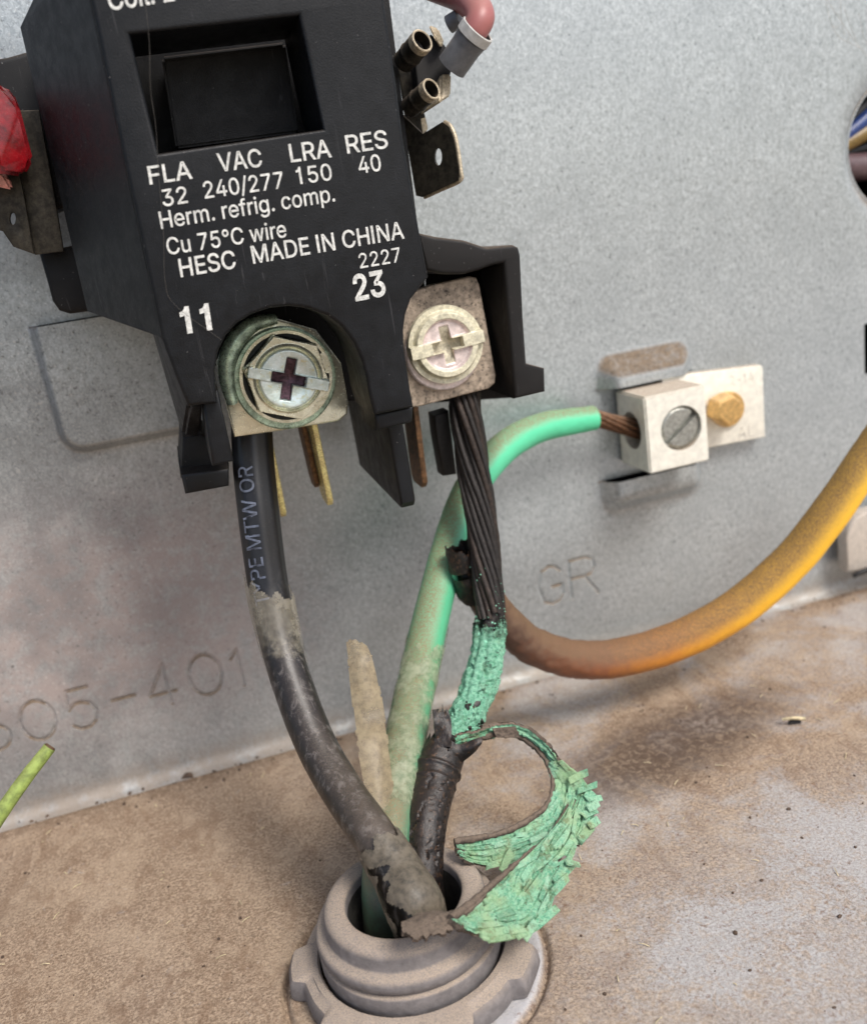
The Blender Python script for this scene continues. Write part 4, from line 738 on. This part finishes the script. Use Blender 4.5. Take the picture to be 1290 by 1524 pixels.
# bare copper strands into the lug
lc = P(938, 636, 5.5); e0 = np.array(gp[0]); ax = lc - e0
for k in range(12):
    t = k * 2 * math.pi / 9 if k < 9 else k * 2.1; r_ = 1.25 if k < 9 else .5
    off = np.array([0, math.cos(t), math.sin(t)]) * r_; off2 = np.array([0, math.cos(t + .9), math.sin(t + .9)]) * r_ * 1.15
    tube('copper_strand', [e0 - ax * .3 + off * .8, e0 + off, e0 + ax * .5 + (off + off2) / 2, e0 + ax * 1.0 + off2, e0 + ax * 1.5 + off2], [.4, .4], COPPER, gw, 8, 16)
# translucent jacket left on the lower half
def shell_keep(s, A):
    L = s.max(); q = s / L
    top = 5.0 + 4.0 * np.cos(A - .6) + .8 * np.sin(A * 6) + .4 * np.sin(A * 15)
    hole = (np.abs(q - .74 + .05 * np.sin(A * 4)) < .10 + .05 * np.sin(A * 7 + 1)) & (np.cos(A - .9) < .4)
    return (s > top) & (s < L - 5 + 2.4 * np.sin(A * 2 + 1) + .7 * np.sin(A * 9)) & ~hole
q0 = 8; shp = gp[q0:15]; shr = [r_ * 1.07 for r_ in gr_[q0:15]]
tube('jacket_peel', shp, shr, GRPEEL, gw, 90, 120, lambda s, A, p: .22 * (fbm(p, .5, 8, 3) - .4), caps=False, keep=shell_keep)
def teeth(u, k, s): q = np.floor(u * k + .9 * np.sin(u * 31)); return hash3(q.astype(np.int64), 0 * q.astype(np.int64), 0 * q.astype(np.int64), s)
def ribbon(name, A_, B_, n, m, mats, parent, th=.3, disp=None, keep=None, ang=50):
    A3 = crom([P(*q) for q in A_], n); B3 = crom([P(*q) for q in B_], n); t = np.linspace(0, 1, m)[None, :, None]
    G = A3[:, None] * (1 - t) + B3[:, None] * t
    du = np.gradient(G, axis=0); dv = np.gradient(G, axis=1); Nn = np.cross(du, dv); Nn /= np.linalg.norm(Nn, axis=2)[..., None] + 1e-9
    if (Nn * (CAM - G)).sum(2).mean() < 0: Nn = -Nn
    if disp is not None: G = G + Nn * disp(np.linspace(0, 1, n)[:, None] + 0 * G[..., 0], t[..., 0] + 0 * G[..., 0], G)[..., None]
    F = grid_faces(n, m); U = np.linspace(0, 1, n)[:, None] + 0 * G[..., 0]; Tt = t[..., 0] + 0 * G[..., 0]
    if keep is not None:
        kf = keep(U.reshape(-1)[F].mean(1), Tt.reshape(-1)[F].mean(1)); F = F[kf]
    me = bpy.data.meshes.new('r'); me.from_pydata(G.reshape(-1, 3).tolist(), [], F.tolist()); me.update()
    bm = bmesh.new(); bm.from_mesh(me); bmesh.ops.delete(bm, geom=[v for v in bm.verts if not v.link_faces], context='VERTS')
    front = list(bm.faces)
    f0 = front[0]; f0.normal_update()
    toward = sum((Vector(CAM) - f_.calc_center_median()).dot(f_.normal) for f_ in front)
    if toward < 0: bmesh.ops.reverse_faces(bm, faces=front)
    dup = bmesh.ops.duplicate(bm, geom=front); vm = dup['vert_map']; bf = [g for g in dup['geom'] if isinstance(g, bmesh.types.BMFace)]
    bm.normal_update()
    for v in [v for f_ in front for v in f_.verts]: pass
    fv = {v for f_ in front for v in f_.verts}
    for v in fv: vm[v].co = v.co - v.normal * th
    bmesh.ops.reverse_faces(bm, faces=bf)
    for f_ in bf: f_.material_index = 1 if len(mats) > 1 else 0
    be = [e for e in bm.edges if len(e.link_faces) == 1 and e.verts[0] in fv]
    for e in be:
        a_, b_ = e.verts; l = e.link_loops[0]
        if l.vert is a_: a_, b_ = b_, a_
        try: bm.faces.new((a_, b_, vm[b_], vm[a_])).material_index = 1 if len(mats) > 1 else 0
        except ValueError: pass
    bm.to_mesh(me); bm.free()
    V = np.array([v.co[:] for v in me.vertices]); Fl = [list(p.vertices) for p in me.polygons]; fm = [p.material_index for p in me.polygons]; bpy.data.meshes.remove(me)
    return mk(name, V, Fl, mats, parent, ang, fm=fm)
ribbon('jacket_flap', [(513, 952, 38), (519, 1000, 41), (526, 1070, 44), (538, 1150, 48), (556, 1240, 53)], [(540, 948, 38), (557, 985, 41), (572, 1060, 44), (584, 1150, 48), (590, 1240, 53)], 80, 24, [BEIGE], gw, .15,
       lambda u, t, G: .45 * np.sin(t * 3.1) + .8 * (fbm(G, .22, 4, 3) - .5), lambda u, t: (u > .01 * np.sin(t * 21) + .02 + .16 * np.maximum(t - .45, 0)) & (t > .05 * teeth(u, 23, 5)) & (t < 1 - .07 * teeth(u, 31, 6)))

# ------------------------------------------------------------------ burnt wire
uw = thing('burnt_wire', 'burnt black stranded wire with green corrosion under terminal 23', 'wire', P(635, 1310, 55))
ST = [(691, 575, 22, 48), (694, 620, 23.5, 50), (703, 690, 25, 50), (713, 760, 27, 49), (722, 830, 29, 48), (728, 890, 31, 46), (729, 940, 33, 44)]
stp, strd = wire_pts(ST)
CR_ = [(729, 915, 32.4, 41), (729, 945, 33.2, 43), (723, 985, 35, 47), (710, 1030, 37.5, 48), (693, 1070, 40.4, 50), (677, 1105, 43, 46), (664, 1135, 45, 40)]
n = 90; C = crom(stp, n); rr = crom(np.array(strd)[:, None], n)[:, 0]; T, N, Bn = frames(C); ns = 15
for k in range(ns):
    ph = 2 * math.pi * k / ns + np.linspace(0, 1, n) * -4.2 + .05 * rng.standard_normal()
    q = C + (rr * (.80 + .07 * rng.standard_normal() + .05 * np.sin(np.linspace(0, 9, n) + k * 2.1)))[:, None] * (np.cos(ph)[:, None] * N + np.sin(ph)[:, None] * Bn)
    e = n - int(rng.integers(2, 9)); q = q[:e]
    tube('strand', q[::3], [.36 + .13 * rng.random()] * 2, CHAR if rng.random() < .62 else CHARBR, uw, 10, 80, lambda s, A, p: .16 * (fbm(p, 1.6, 3, 3) - .5))
tube('strand_core', stp, [r_ * .68 for r_ in strd], CHAR, uw, 16, 40)
cp_, cr_ = wire_pts(CR_)
def crust(s, A, p):
    lob = .16 * np.abs(np.sin(A * 5.5 + s * .09)) * (1 - .55 * sstep(s, 7, 15))
    rag = -1.6 * sstep(1.2 + .7 * np.sin(A * 4) + .5 * np.sin(A * 9), s - .01, s + .5)
    return lob * 2.0 + .9 * (fbm(p, .55, 41, 4) - .5) + .5 * (fbm(p, 1.9, 43, 3) - .5) - .5 * sstep(fbm(p, .8, 45, 3), .58, .66) * sstep(s, 3, 6)
tube('corroded_strands', cp_, cr_, PATINA, uw, 150, 240, crust, caps=False, ang=180, keep=lambda s, A: s > 1.0 + .8 * np.sin(A * 3 + .4) + .5 * np.sin(A * 7 + 1) + .3 * np.sin(A * 16))
# loose crystals on the corroded part and a few on the black strands
def crumbs(name, pts, sizes, mat, parent, kind='stuff'):
    ico = bmesh.new(); bmesh.ops.create_icosphere(ico, subdivisions=1, radius=1); ico.verts.index_update()
    v0 = np.array([v.co[:] for v in ico.verts]); f0 = np.array([[v.index for v in f_.verts] for f_ in ico.faces]); ico.free()
    V, F = [], []
    for k, (p, s_) in enumerate(zip(pts, sizes)):
        j = v0 * (1 + .5 * (rng.random((len(v0), 1)) - .5)) * s_ * (.6 + .8 * rng.random(3)); V.append(j + p); F.append(f0 + k * len(v0))
    o = mk(name, np.concatenate(V), np.concatenate(F), mat, parent, 30); o['kind'] = kind; return o
C2 = crom(cp_, 200); r2 = crom(np.array(cr_)[:, None], 200)[:, 0]; T2, N2, B2 = frames(C2)
pts, sz = [], []
for _ in range(330):
    i = int(rng.integers(2, 175)); t = rng.random() * 6.283; pts.append(C2[i] + (r2[i] + .06) * (math.cos(t) * N2[i] + math.sin(t) * B2[i])); sz.append(.06 + .15 * rng.random() ** 2.5)
for _ in range(34):
    i = int(rng.integers(62, 89)); t = -.2 + rng.normal() * .9; pts.append(C[i] + (rr[i] * 1.0) * (math.cos(t) * N[i] + math.sin(t) * Bn[i])); sz.append(.03 + .09 * rng.random() ** 2)
crumbs('patina_crystals', pts, sz, CRYST, uw)
pts, sz = [], []
for _ in range(70):
    i = int(rng.integers(120, 190)); t = rng.normal() * 1.4; pts.append(C2[i] + (r2[i] + .12) * (math.cos(t) * N2[i] + math.sin(t) * B2[i])); sz.append(.08 + .5 * rng.random() ** 4)
crumbs('charred_lumps', pts, sz, CHARINS, uw)
# charred insulation below
INL = [(668, 1104, 43.4, 60), (660, 1122, 44.6, 64), (651, 1146, 46, 66), (643, 1180, 48.5, 64), (635, 1220, 51.5, 62), (631, 1270, 54.2, 60), ('w', 14.6, -56.4, 7.5, 2.35), ('w', 14.4, -57, -4, 2.4)]
ip, ir = wire_pts(INL)
def charr(s, A, p): return .4 * (fbm(p, .6, 17, 4) - .5) + .3 * np.exp(-((s - 4.4) / .45) ** 2) + .16 * np.exp(-((s - 6.3) / .25) ** 2) - .22 * (np.abs(((A * 1.4 + 3 * fbm(p, .3, 19, 3)) % 1) - .5) < .03) * (vn(p, .22, 23) > .4) * sstep(s, 5, 8)
def ikeep(s, A): return s > .6 + 1.1 * np.cos(A - .3) + .5 * np.sin(A * 5) + .35 * np.sin(A * 11 + 2)
tube('charred_insulation', ip, ir, CHARINS, uw, 80, 170, charr, caps=False, keep=ikeep)
tube('insulation_core', ip, [r_ * .86 for r_ in ir], DARK, uw, 20, 60)
# torn tongues standing up around the corrosion
ribbon('burnt_flap', [(654, 1044, 43.2), (650, 1075, 44.2), (646, 1112, 45.8)], [(666, 1048, 43.6), (672, 1080, 45), (670, 1112, 47)], 40, 24, [CHARINS, CHARINS], uw, .35, lambda u, t, G: .4 * (fbm(G, 1., 6, 3) - .5), lambda u, t: (u > .04 + .14 * np.abs(np.sin(t * 7 + .6)) + .1 * np.abs(np.sin(t * 17))))
ribbon('burnt_flap', [(645, 1056, 44), (646, 1080, 45), (650, 1110, 45.6)], [(651, 1056, 44), (656, 1080, 45), (672, 1110, 45.6)], 30, 10, [CHARINS, CHARINS], uw, .3, lambda u, t, G: .3 * (fbm(G, 1.2, 26, 3) - .5))
ribbon('burnt_flap', [(668, 1100, 46), (684, 1108, 46.4), (706, 1100, 47), (717, 1096, 47)], [(664, 1140, 47), (688, 1134, 47), (708, 1118, 47.4), (714, 1108, 47.2)], 40, 20, [CHARINS, CHARINS], uw, .5, lambda u, t, G: .5 * np.sin(t * 3.1) + .4 * (fbm(G, .9, 36, 3) - .5))
# the curled strip with green patina
def plates(u, t, G):
    ln = t * 6 + 1.6 * fbm(G, .14, 57, 2); li = np.floor(ln).astype(np.int64); z0 = 0 * li
    sg = u * 13 + 7 * hash3(li, z0, z0, 61) + .8 * fbm(G, .5, 63, 2); si = np.floor(sg).astype(np.int64)
    return li, si, ln - li, sg - si
def striated(u, t, G):
    li, si, fl, fs = plates(u, t, G); hgt_ = hash3(li, si, 0 * li, 67)
    gap = (np.minimum(fl, 1 - fl) < .06) * (hgt_ > .35) + (np.minimum(fs, 1 - fs) < .025) * (hgt_ > .5)
    w1 = fbm(np.stack([u * 5, t * 13, 0 * u], -1), 1.0, 51, 3) - .5
    return .55 * w1 + .5 * (hgt_ - .5) + .4 * (fbm(G, 1.3, 52, 4) - .5) + .22 * (vn(G, 3.0, 59) - .5) - .2 * np.minimum(gap, 1)
ribbon('curled_strip', [(676, 1120, 46), (702, 1109, 45), (738, 1100, 44.6), (768, 1102, 45), (795, 1118, 46.5), (814, 1140, 48.5), (823, 1165, 50.5), (818, 1192, 52.5), (802, 1213, 54), (770, 1233, 55.5), (736, 1246, 56.5), (705, 1252, 57), (676, 1255, 57)],
       [(676, 1098, 46), (702, 1092, 45.4), (738, 1081, 45.4), (772, 1082, 46), (808, 1103, 48), (838, 1136, 50), (868, 1168, 51.5), (876, 1212, 53.5), (858, 1250, 55.5), (808, 1264, 57), (762, 1284, 58), (722, 1291, 58.4), (684, 1278, 58.2)], 300, 60, [PATSTRIP, BACKBR], uw, .4, striated,
       lambda u, t: (t < .74 + .26 * teeth(u, 26, 3) * sstep(u, .3, .5) + .26 * (1 - sstep(u, .3, .5))) & ~((u < .42) & (t < .12 * np.abs(np.sin(u * 60)))))
ribbon('curled_strip', [(862, 1170, 51), (836, 1216, 55), (798, 1260, 59), (772, 1284, 61.5), (746, 1308, 64.6), (718, 1332, 67.4), (694, 1352, 69.6), (668, 1370, 71.3)],
       [(874, 1172, 51.2), (876, 1222, 55.6), (854, 1278, 60), (836, 1312, 62.6), (806, 1380, 67.6), (774, 1394, 70.2), (734, 1400, 72), (686, 1380, 72.6)], 240, 80, [PATSTRIP, BACKBR], uw, .4, striated,
       lambda u, t: (t < .74 + .26 * teeth(u, 19, 8)) & ~((np.abs(u - .80 - .03 * np.sin(t * 9)) < .02 * (t - .45) / .55) & (t > .5)) & ~((np.abs(u - .30 - .1 * (1 - t) - .02 * np.sin(t * 14)) < .045 * (t - .3)) & (t > .36)))
def flakes(A_, B_, cnt, seed, u0=.34, u1=.97, edge=()):
    r_ = np.random.default_rng(seed); n = 200; A3 = crom([P(*q) for q in A_], n); B3 = crom([P(*q) for q in B_], n); V, F = [], []
    for k in range(cnt):
        u = r_.uniform(u0, u1); t = r_.uniform(.06, .9) if r_.random() < .6 else r_.uniform(.8, 1.0); i = int(u * (n - 2))
        p = A3[i] * (1 - t) + B3[i] * t; du = (A3[i + 1] - A3[i]) * (1 - t) + (B3[i + 1] - B3[i]) * t; dv = B3[i] - A3[i]
        du /= np.linalg.norm(du); nn = np.cross(du, dv); nn /= np.linalg.norm(nn); nn *= 1 if nn @ (CAM - p) > 0 else -1; dv = np.cross(nn, du)
        du = du + .09 * r_.normal() * dv + .05 * r_.normal() * nn; dv = dv + .16 * r_.normal() * nn
        if k < len(edge): u, t = edge[k]; i = int(u * (n - 2)); p = A3[i] * (1 - t) + B3[i] * t
        a, b_, c_ = r_.uniform(.7, 2.1), r_.uniform(.16, .4), r_.uniform(.06, .13); p = p + nn * r_.uniform(.0, .3)
        if k < len(edge): a, b_ = r_.uniform(1.2, 1.9), r_.uniform(.4, .6); p = p + nn * .3
        m = 6; top = [(-a, -b_ * r_.uniform(.6, 1)), (-a * .2, -b_ * r_.uniform(.8, 1.1)), (a * r_.uniform(.7, 1), -b_), (a, b_ * r_.uniform(.5, 1)), (a * .3, b_ * r_.uniform(.8, 1.1)), (-a * r_.uniform(.7, 1), b_)]
        V += [p + du * x + dv * y + nn * c_ for x, y in top] + [p + du * x * 1.04 + dv * y * 1.08 - nn * c_ for x, y in top]; o = k * 12
        F += [[o + q for q in range(6)], [o + 11 - q for q in range(6)]] + [[o + q, o + 6 + q, o + 6 + (q + 1) % 6, o + (q + 1) % 6] for q in range(6)]
    f_ = mk('patina_flakes', V, [x[::-1] for x in F], PATSTRIP, uw, 25, attrs={'shade': np.repeat(r_.uniform(-1, 1, cnt), 12)}); f_['kind'] = 'stuff'
flakes([(814, 1140, 48.5), (823, 1165, 50.5), (818, 1192, 52.5), (802, 1213, 54), (770, 1233, 55.5), (736, 1246, 56.5), (705, 1252, 57), (676, 1255, 57)], [(838, 1136, 50), (868, 1168, 51.5), (876, 1212, 53.5), (858, 1250, 55.5), (808, 1264, 57), (762, 1284, 58), (722, 1291, 58.4), (684, 1278, 58.2)], 124, 5, .02, .8, ((.1, .95), (.17, 1.0), (.22, 1.06), (.28, 1.0), (.75, .9)))
flakes([(862, 1170, 51), (836, 1216, 55), (798, 1260, 59), (772, 1284, 61.5), (746, 1308, 64.6), (718, 1332, 67.4), (694, 1352, 69.6), (668, 1370, 71.3)], [(874, 1172, 51.2), (876, 1222, 55.6), (854, 1278, 60), (836, 1312, 62.6), (806, 1380, 67.6), (774, 1394, 70.2), (734, 1400, 72), (686, 1380, 72.6)], 140, 6, .06, .9, ((.05, .9), (.09, 1.1), (.12, .95), (.16, 1.12), (.2, 1.0), (.33, 1.0), (.45, .96), (.55, .98), (.66, .95)))
tube('strip_edge', [P(a, b_, y) for a, b_, y in ((795, 1259, 59.4), (772, 1282, 61.6), (745, 1306, 64.6), (718, 1330, 67.3), (694, 1351, 69.5), (670, 1368, 71.2))], [.1, .22, .34, .4, .45, .5], BACKBR, uw, 20, 120, lambda s, A, p: .4 * (fbm(p, 1.4, 61, 4) - .5))
ribbon('dusty_lip', [(600, 1372, 68.2), (622, 1360, 68), (645, 1356, 68.6), (668, 1356, 69.2), (694, 1349, 69.4), (716, 1330, 67.2)], [(596, 1390, 70.6), (620, 1399, 72), (650, 1394, 72.2), (674, 1384, 72), (700, 1362, 70), (722, 1336, 67.3)], 90, 26, [BACKBR, BACKBR], uw, .5,
       lambda u, t, G: .5 * np.sin(t * 3.1) + .5 * (fbm(G, 1.1, 81, 4) - .5), lambda u, t: (t < .88 + .12 * vn(np.stack([u * 30, 0 * u, 0 * u], -1), 1.0, 91)) & (u > .06 * vn(np.stack([t * 9, 0 * t, 0 * t], -1), 1.0, 92)))
tube('strip_edge', [P(a, b_, y) for a, b_, y in ((676, 1114, 45.6), (704, 1102, 45), (738, 1092, 44.8), (768, 1094, 45.2), (796, 1112, 46.8), (815, 1138, 48.6), (823, 1166, 50.6), (816, 1194, 52.6), (799, 1213, 54), (768, 1231, 55.5), (736, 1243, 56.4), (704, 1249, 57), (676, 1253, 57))], [.5, .5, .5, .45, .4, .3, .3, .3, .36, .4, .36, .4, .36], BACKBR, uw, 16, 200, lambda s, A, p: .4 * (fbm(p, 1.6, 62, 4) - .5))
ribbon('burnt_flap', [(732, 1084, 45.2), (750, 1082, 45.4), (766, 1081, 45.6)], [(738, 1098, 45.8), (754, 1098, 46), (774, 1098, 46.2)], 30, 16, [BACKBR, BACKBR], uw, .4, lambda u, t, G: .3 + .5 * (fbm(G, 1.2, 66, 3) - .5))

# ------------------------------------------------------------------ yellow wire
yw = thing('yellow_wire', 'yellow wire scorched brown at the end beside the burnt strands', 'wire', P(900, 980, 18))
YL = [(1380, 560, 26, 54), (1330, 625, 26, 54), (1285, 690, 25.5, 55), (1240, 757, 25, 56), (1180, 832, 24, 57), (1100, 903, 23, 58), (1010, 953, 22.5, 58), (920, 979, 22.5, 58), (848, 980, 23, 57), (790, 960, 23.5, 56), (750, 925, 24, 54), (718, 885, 24.4, 50), (700, 856, 24.6, 44)]
yp, yr = wire_pts(YL); tube('insulation', yp, yr, YEL, yw, 56, 240, lambda s, A, p: .2 * (fbm(p, .3, 14, 3) - .5) + .07 * (vn(p, 2.4, 15) - .5) + .5 * (fbm(p, .8, 16, 3) - .5) * sstep(s, 66, 84))
chp, chr_ = wire_pts([(716, 884, 24.6, 49), (702, 858, 24.8, 44), (692, 835, 25, 38), (684, 812, 25, 34)])
tube('charred_end', chp, chr_, CHARINS, yw, 60, 70, lambda s, A, p: .5 * (fbm(p, .9, 71, 4) - .5), caps=False, keep=lambda s, A: s < s.max() - .8 - .7 * np.sin(A * 2) - .3 * np.sin(A * 7))
sq, sr = wire_pts([(706, 890, 26, 46), (696, 866, 26.4, 44), (687, 838, 26.6, 42), (681, 806, 26.6, 41)])
tube('charred_sleeve', sq, sr, CHARINS, yw, 70, 60, lambda s, A, p: .5 * (fbm(p, .8, 73, 4) - .5), caps=False, keep=lambda s, A: (s < s.max() - .7 - .6 * np.sin(A * 2 + 1) - .3 * np.sin(A * 9)) & ~((np.abs(A - 5.6) < .7) & (s > 4.6) & (s < 5.5)) & (s > .7 + .6 * np.sin(A * 3)))
plate('receptacle', [[(646, 618), (668, 611), (680, 706), (660, 709), (649, 648)]], 17, 20.5, RUBBER, yw, .35)

# ------------------------------------------------------------------ ground lug
gl = thing('ground_lug', 'aluminium ground lug with slotted screw and gold hex bolt', 'ground lug', P(1010, 640, 0))
k = mpp(1008, 640, 11); c = P(1008, 639.5, 11); hw, hh = 50.5 * k, 58.5 * k
me = hull_me([(c[0] + sx_ * hw, y, c[2] + sz_ * hh) for sx_ in (-1, 1) for sz_ in (-1, 1) for y in (-11, -.6)], .3, 2)
hz = c[2] + .1
blk = boolean(me, [cyl_me((c[0] - hw - 3, -5.6, hz), (c[0] + hw - 1.2, -5.6, hz), 3.3), cyl_me((P(1014, 637, 11)[0], -13, P(1014, 637, 11)[2]), (P(1014, 637, 11)[0], -5.6, P(1014, 637, 11)[2]), 34 * k)])
mesh_part('block', blk, LUGAL, gl, 30)
sc_ = P(1014, 637, 11); r = 33 * k; nr, na = 40, 128
R_ = np.linspace(0, r, nr)[:, None] + np.zeros(na); A_ = np.linspace(0, 2 * np.pi, na, endpoint=False) + np.zeros((nr, 1)); u, v = R_ * np.cos(A_), R_ * np.sin(A_)
th = .62; vs = -u * math.sin(th) + v * math.cos(th)
h = 10.7 - .35 * sstep(R_, r * .82, r * .98) - .9 * sstep(.42 - np.abs(vs), -.06, .08) * (R_ < r * .93); h[-1] = 8
idx = np.arange(nr * na).reshape(nr, na); nx = np.roll(idx, -1, 1)
mk('clamp_screw', np.stack([sc_[0] + u, -h, sc_[2] + v], -1).reshape(-1, 3), np.stack([idx[:-1], idx[1:], nx[1:], nx[:-1]], -1).reshape(-1, 4), LUGSCR, gl, 40)
plate('tang', [[(985, 562), (1028, 556), (1132, 543), (1135, 546), (1139, 650), (1062, 665), (990, 680)]], .5, 2.6, LUGAL, gl, .2)
bc = P(1084, 609, 3.2); bk_ = mpp(1084, 609, 5)
washer('bolt_flange', bc, .5, 27 * bk_, 2.6, 3.5, GOLD, gl, 40)
bf_ = P(1087, 611, 7); pts = []
for y, s_ in ((3.4, 1.), (6.6, 1.), (7, .86)):
    for q in range(6): pts.append((bf_[0] + 24 * bk_ * s_ * math.cos(q * math.pi / 3 + .3), -y, bf_[2] + 24 * bk_ * s_ * math.sin(q * math.pi / 3 + .3)))
mesh_part('bolt_head', hull_me(pts, .15, 2), GOLD, gl, 30)
for s_, p0, p1 in (("2-14", (1086, 574), (1122, 567)), ("AL", (1098, 655), (1122, 650))):
    V, F = text_vf(s_, 0); a, b_ = P(*p0, 2.63), P(*p1, 2.63); x0, x1 = V[:, 0].min(), V[:, 0].max(); kk = (b_[0] - a[0]) / (x1 - x0)
    mk('lettering', np.c_[a[0] + (V[:, 0] - x0) * kk, np.full(len(V), a[1]), a[2] + V[:, 1] * kk * 1.1], F, m_simple('faint_stamp', (208, 202, 188), .6), gl)

# ------------------------------------------------------------------ small things round the edge of the picture
for s_, pts, wd, cc, lab in (('a', [(1225, 225), (1262, 178), (1330, 120)], 34, (33, 31, 33), 'black wire uppermost in the panel hole at right'), ('b', [(1225, 222), (1262, 198), (1330, 140)], 22, (37, 60, 115), 'blue wire inside the round panel hole'),
                             ('c', [(1225, 230), (1265, 210), (1330, 170)], 24, (119, 95, 44), 'tan yellow wire inside the round panel hole'), ('d', [(1225, 238), (1265, 226), (1330, 205)], 20, (30, 29, 30), 'black wire between tan and mauve in the panel hole'), ('e', [(1225, 246), (1268, 249), (1340, 242)], 40, (90, 70, 72), 'mauve wire lowest in the round panel hole')):
    q, r_ = wire_pts([(x, y, -4 - (2.5 if s_ in 'ad' else 0), wd) for x, y in pts])
    tag(tube('harness_wire', q, r_, m_simple('harness_' + s_, cc, .4, 0, .15), None, 16, 24), lab, 'wire', 'wires behind the panel hole')
st = thing('plant_stem', 'pale green cut plant stem leaning in at the lower left', 'stem', P(0, 1215, 40))
q, r_ = wire_pts([(-60, 1305, 42, 25), (0, 1213, 41, 23), (40, 1156, 40, 21), (74, 1112, 39, 18)]); tube('stalk', q, r_, STEM, st, 20, 40, lambda s, A, p: .2 * (fbm(p, .4, 3, 3) - .5), caps=False)
q2, r2_ = wire_pts([(72, 1115, 39.1, 18.2), (75.5, 1110.5, 38.9, 15)]); tube('cut_end', q2, r2_, STEMEND, st, 20, 4)
cl = thing('support_clip', 'beige rounded sheet clip at the right edge by the floor', 'clip', P(1280, 850, 2))
plate('clip_plate', [[(1262, 852), (1260, 800), (1264, 784), (1274, 771), (1292, 761), (1360, 745), (1370, 835)]], 2, 5, CLIPM, cl, .4)
q, r_ = wire_pts([(1269, 858, 6, 7), (1278, 853, 6.4, 8), (1292, 848, 6.4, 9), (1340, 836, 6.4, 9)]); tube('hook', q, r_, RUBBER, cl, 12, 24)
V, F = [], []
for pts in ([(1228, -4), (1250, 28), (1268, 55), (1300, 95)], [(1228, -4), (1235, 28), (1246, 52), (1262, 62), (1282, 72)], [(1237, 37), (1245, 40), (1252, 34)], [(1250, -4), (1252, 30), (1257, 52)], [(1261, 61), (1266, 50)], [(1256, 10), (1266, 40), (1275, 60)], [(1278, 20), (1284, 50), (1290, 66)]):
    v, f_, _ = tube_vf([P(a, b_, 6 + .02 * a - 24) for a, b_ in pts], [.035, .035], 6, 16); F += [[i + sum(len(x) for x in V) for i in q] for q in f_]; V.append(v)
tag(mk('cobweb', np.concatenate(V), F, WEB, None), 'thin grey cobweb threads at the upper right', 'cobweb')
# a hair-fine web thread on the cover
tag(tube('web_thread', [P(a, b_, YC + .25) for a, b_ in ((215, -10), (222, 60), (224, 130), (232, 190), (236, 260), (243, 340), (246, 420), (262, 455), (330, 506))], [.018, .018], m_simple('thread', (84, 80, 74), .7), None, 6, 120), 'hair fine web thread hanging down the contactor front', 'thread')
# crumbs, chips and straws on the floor
ch = thing('leaf_chip', 'dark chip with a pale straw on the floor at right', 'chip', PF(1182, 1075))
p = PF(1182, 1077); mesh_part('chip', hull_me([p + np.array(q) for q in ((-1.3, 0, .1), (1.0, -.6, .1), (1.2, .7, .2), (-.4, .9, .3), (0, 0, 1.0), (.8, .1, .9))], .1, 1), RUBBER, ch)
tube('straw', [PF(1164, 1071, 1.0), PF(1182, 1069, 1.3), PF(1198, 1070, 1.1)], [.22, .3], STRAW, ch, 8, 12)
ch2 = PF(278, 1158)
o = mesh_part('crumb', hull_me([ch2 + np.array(q) for q in ((-1.2, 0, 0), (1.2, -.7, 0), (1.0, .9, .2), (-.3, .9, .1), (0, 0, 1.1), (.9, .2, .7))], .1, 1), CRUMB, None); tag(o, 'dark crumb on the floor below the 605-401 stamp', 'crumb')
pts, sz = [], []
while len(pts) < 1600:
    x, y = rng.uniform(-70, 130), -rng.uniform(1, 105)
    if math.hypot(x - CC[0], y - CC[1]) < 15.5: continue
    pts.append(np.array([x, y, .03])); sz.append(.03 + .26 * rng.random() ** 10)
for _ in range(700):
    pts.append(np.array([rng.uniform(-55, 125), -.9 - abs(rng.normal()) * 2.2, .04])); sz.append(.05 + .4 * rng.random() ** 7)
for cx, cy in ((62, -22), (95, -40), (-20, -6), (88, -8), (50, -8)):
    for _ in range(22): pts.append(np.array([cx + rng.normal() * 1.6, cy + rng.normal() * 1.1, .05])); sz.append(.04 + .2 * rng.random() ** 4)
crumbs('floor_crumbs', pts, sz, CRUMB, None); V, F = [], []
for _ in range(130):
    x, y, t = rng.uniform(-60, 110), -rng.uniform(4, 100), rng.uniform(0, 3.14); L = rng.uniform(.4, 1.4)
    if math.hypot(x - CC[0], y - CC[1]) < 16: continue
    d_ = np.array([math.cos(t), math.sin(t), .15]) * L; p = np.array([x, y, .18]); v, f_, _ = tube_vf([p - d_ * .5, p + np.array([0, 0, .1]), p + d_ * .5], [.06, .05], 5, 5); F += [[i + sum(len(x_) for x_ in V) for i in q] for q in f_]; V.append(v)
o = mk('floor_straws', np.concatenate(V), F, STRAW, None); o['kind'] = 'stuff'
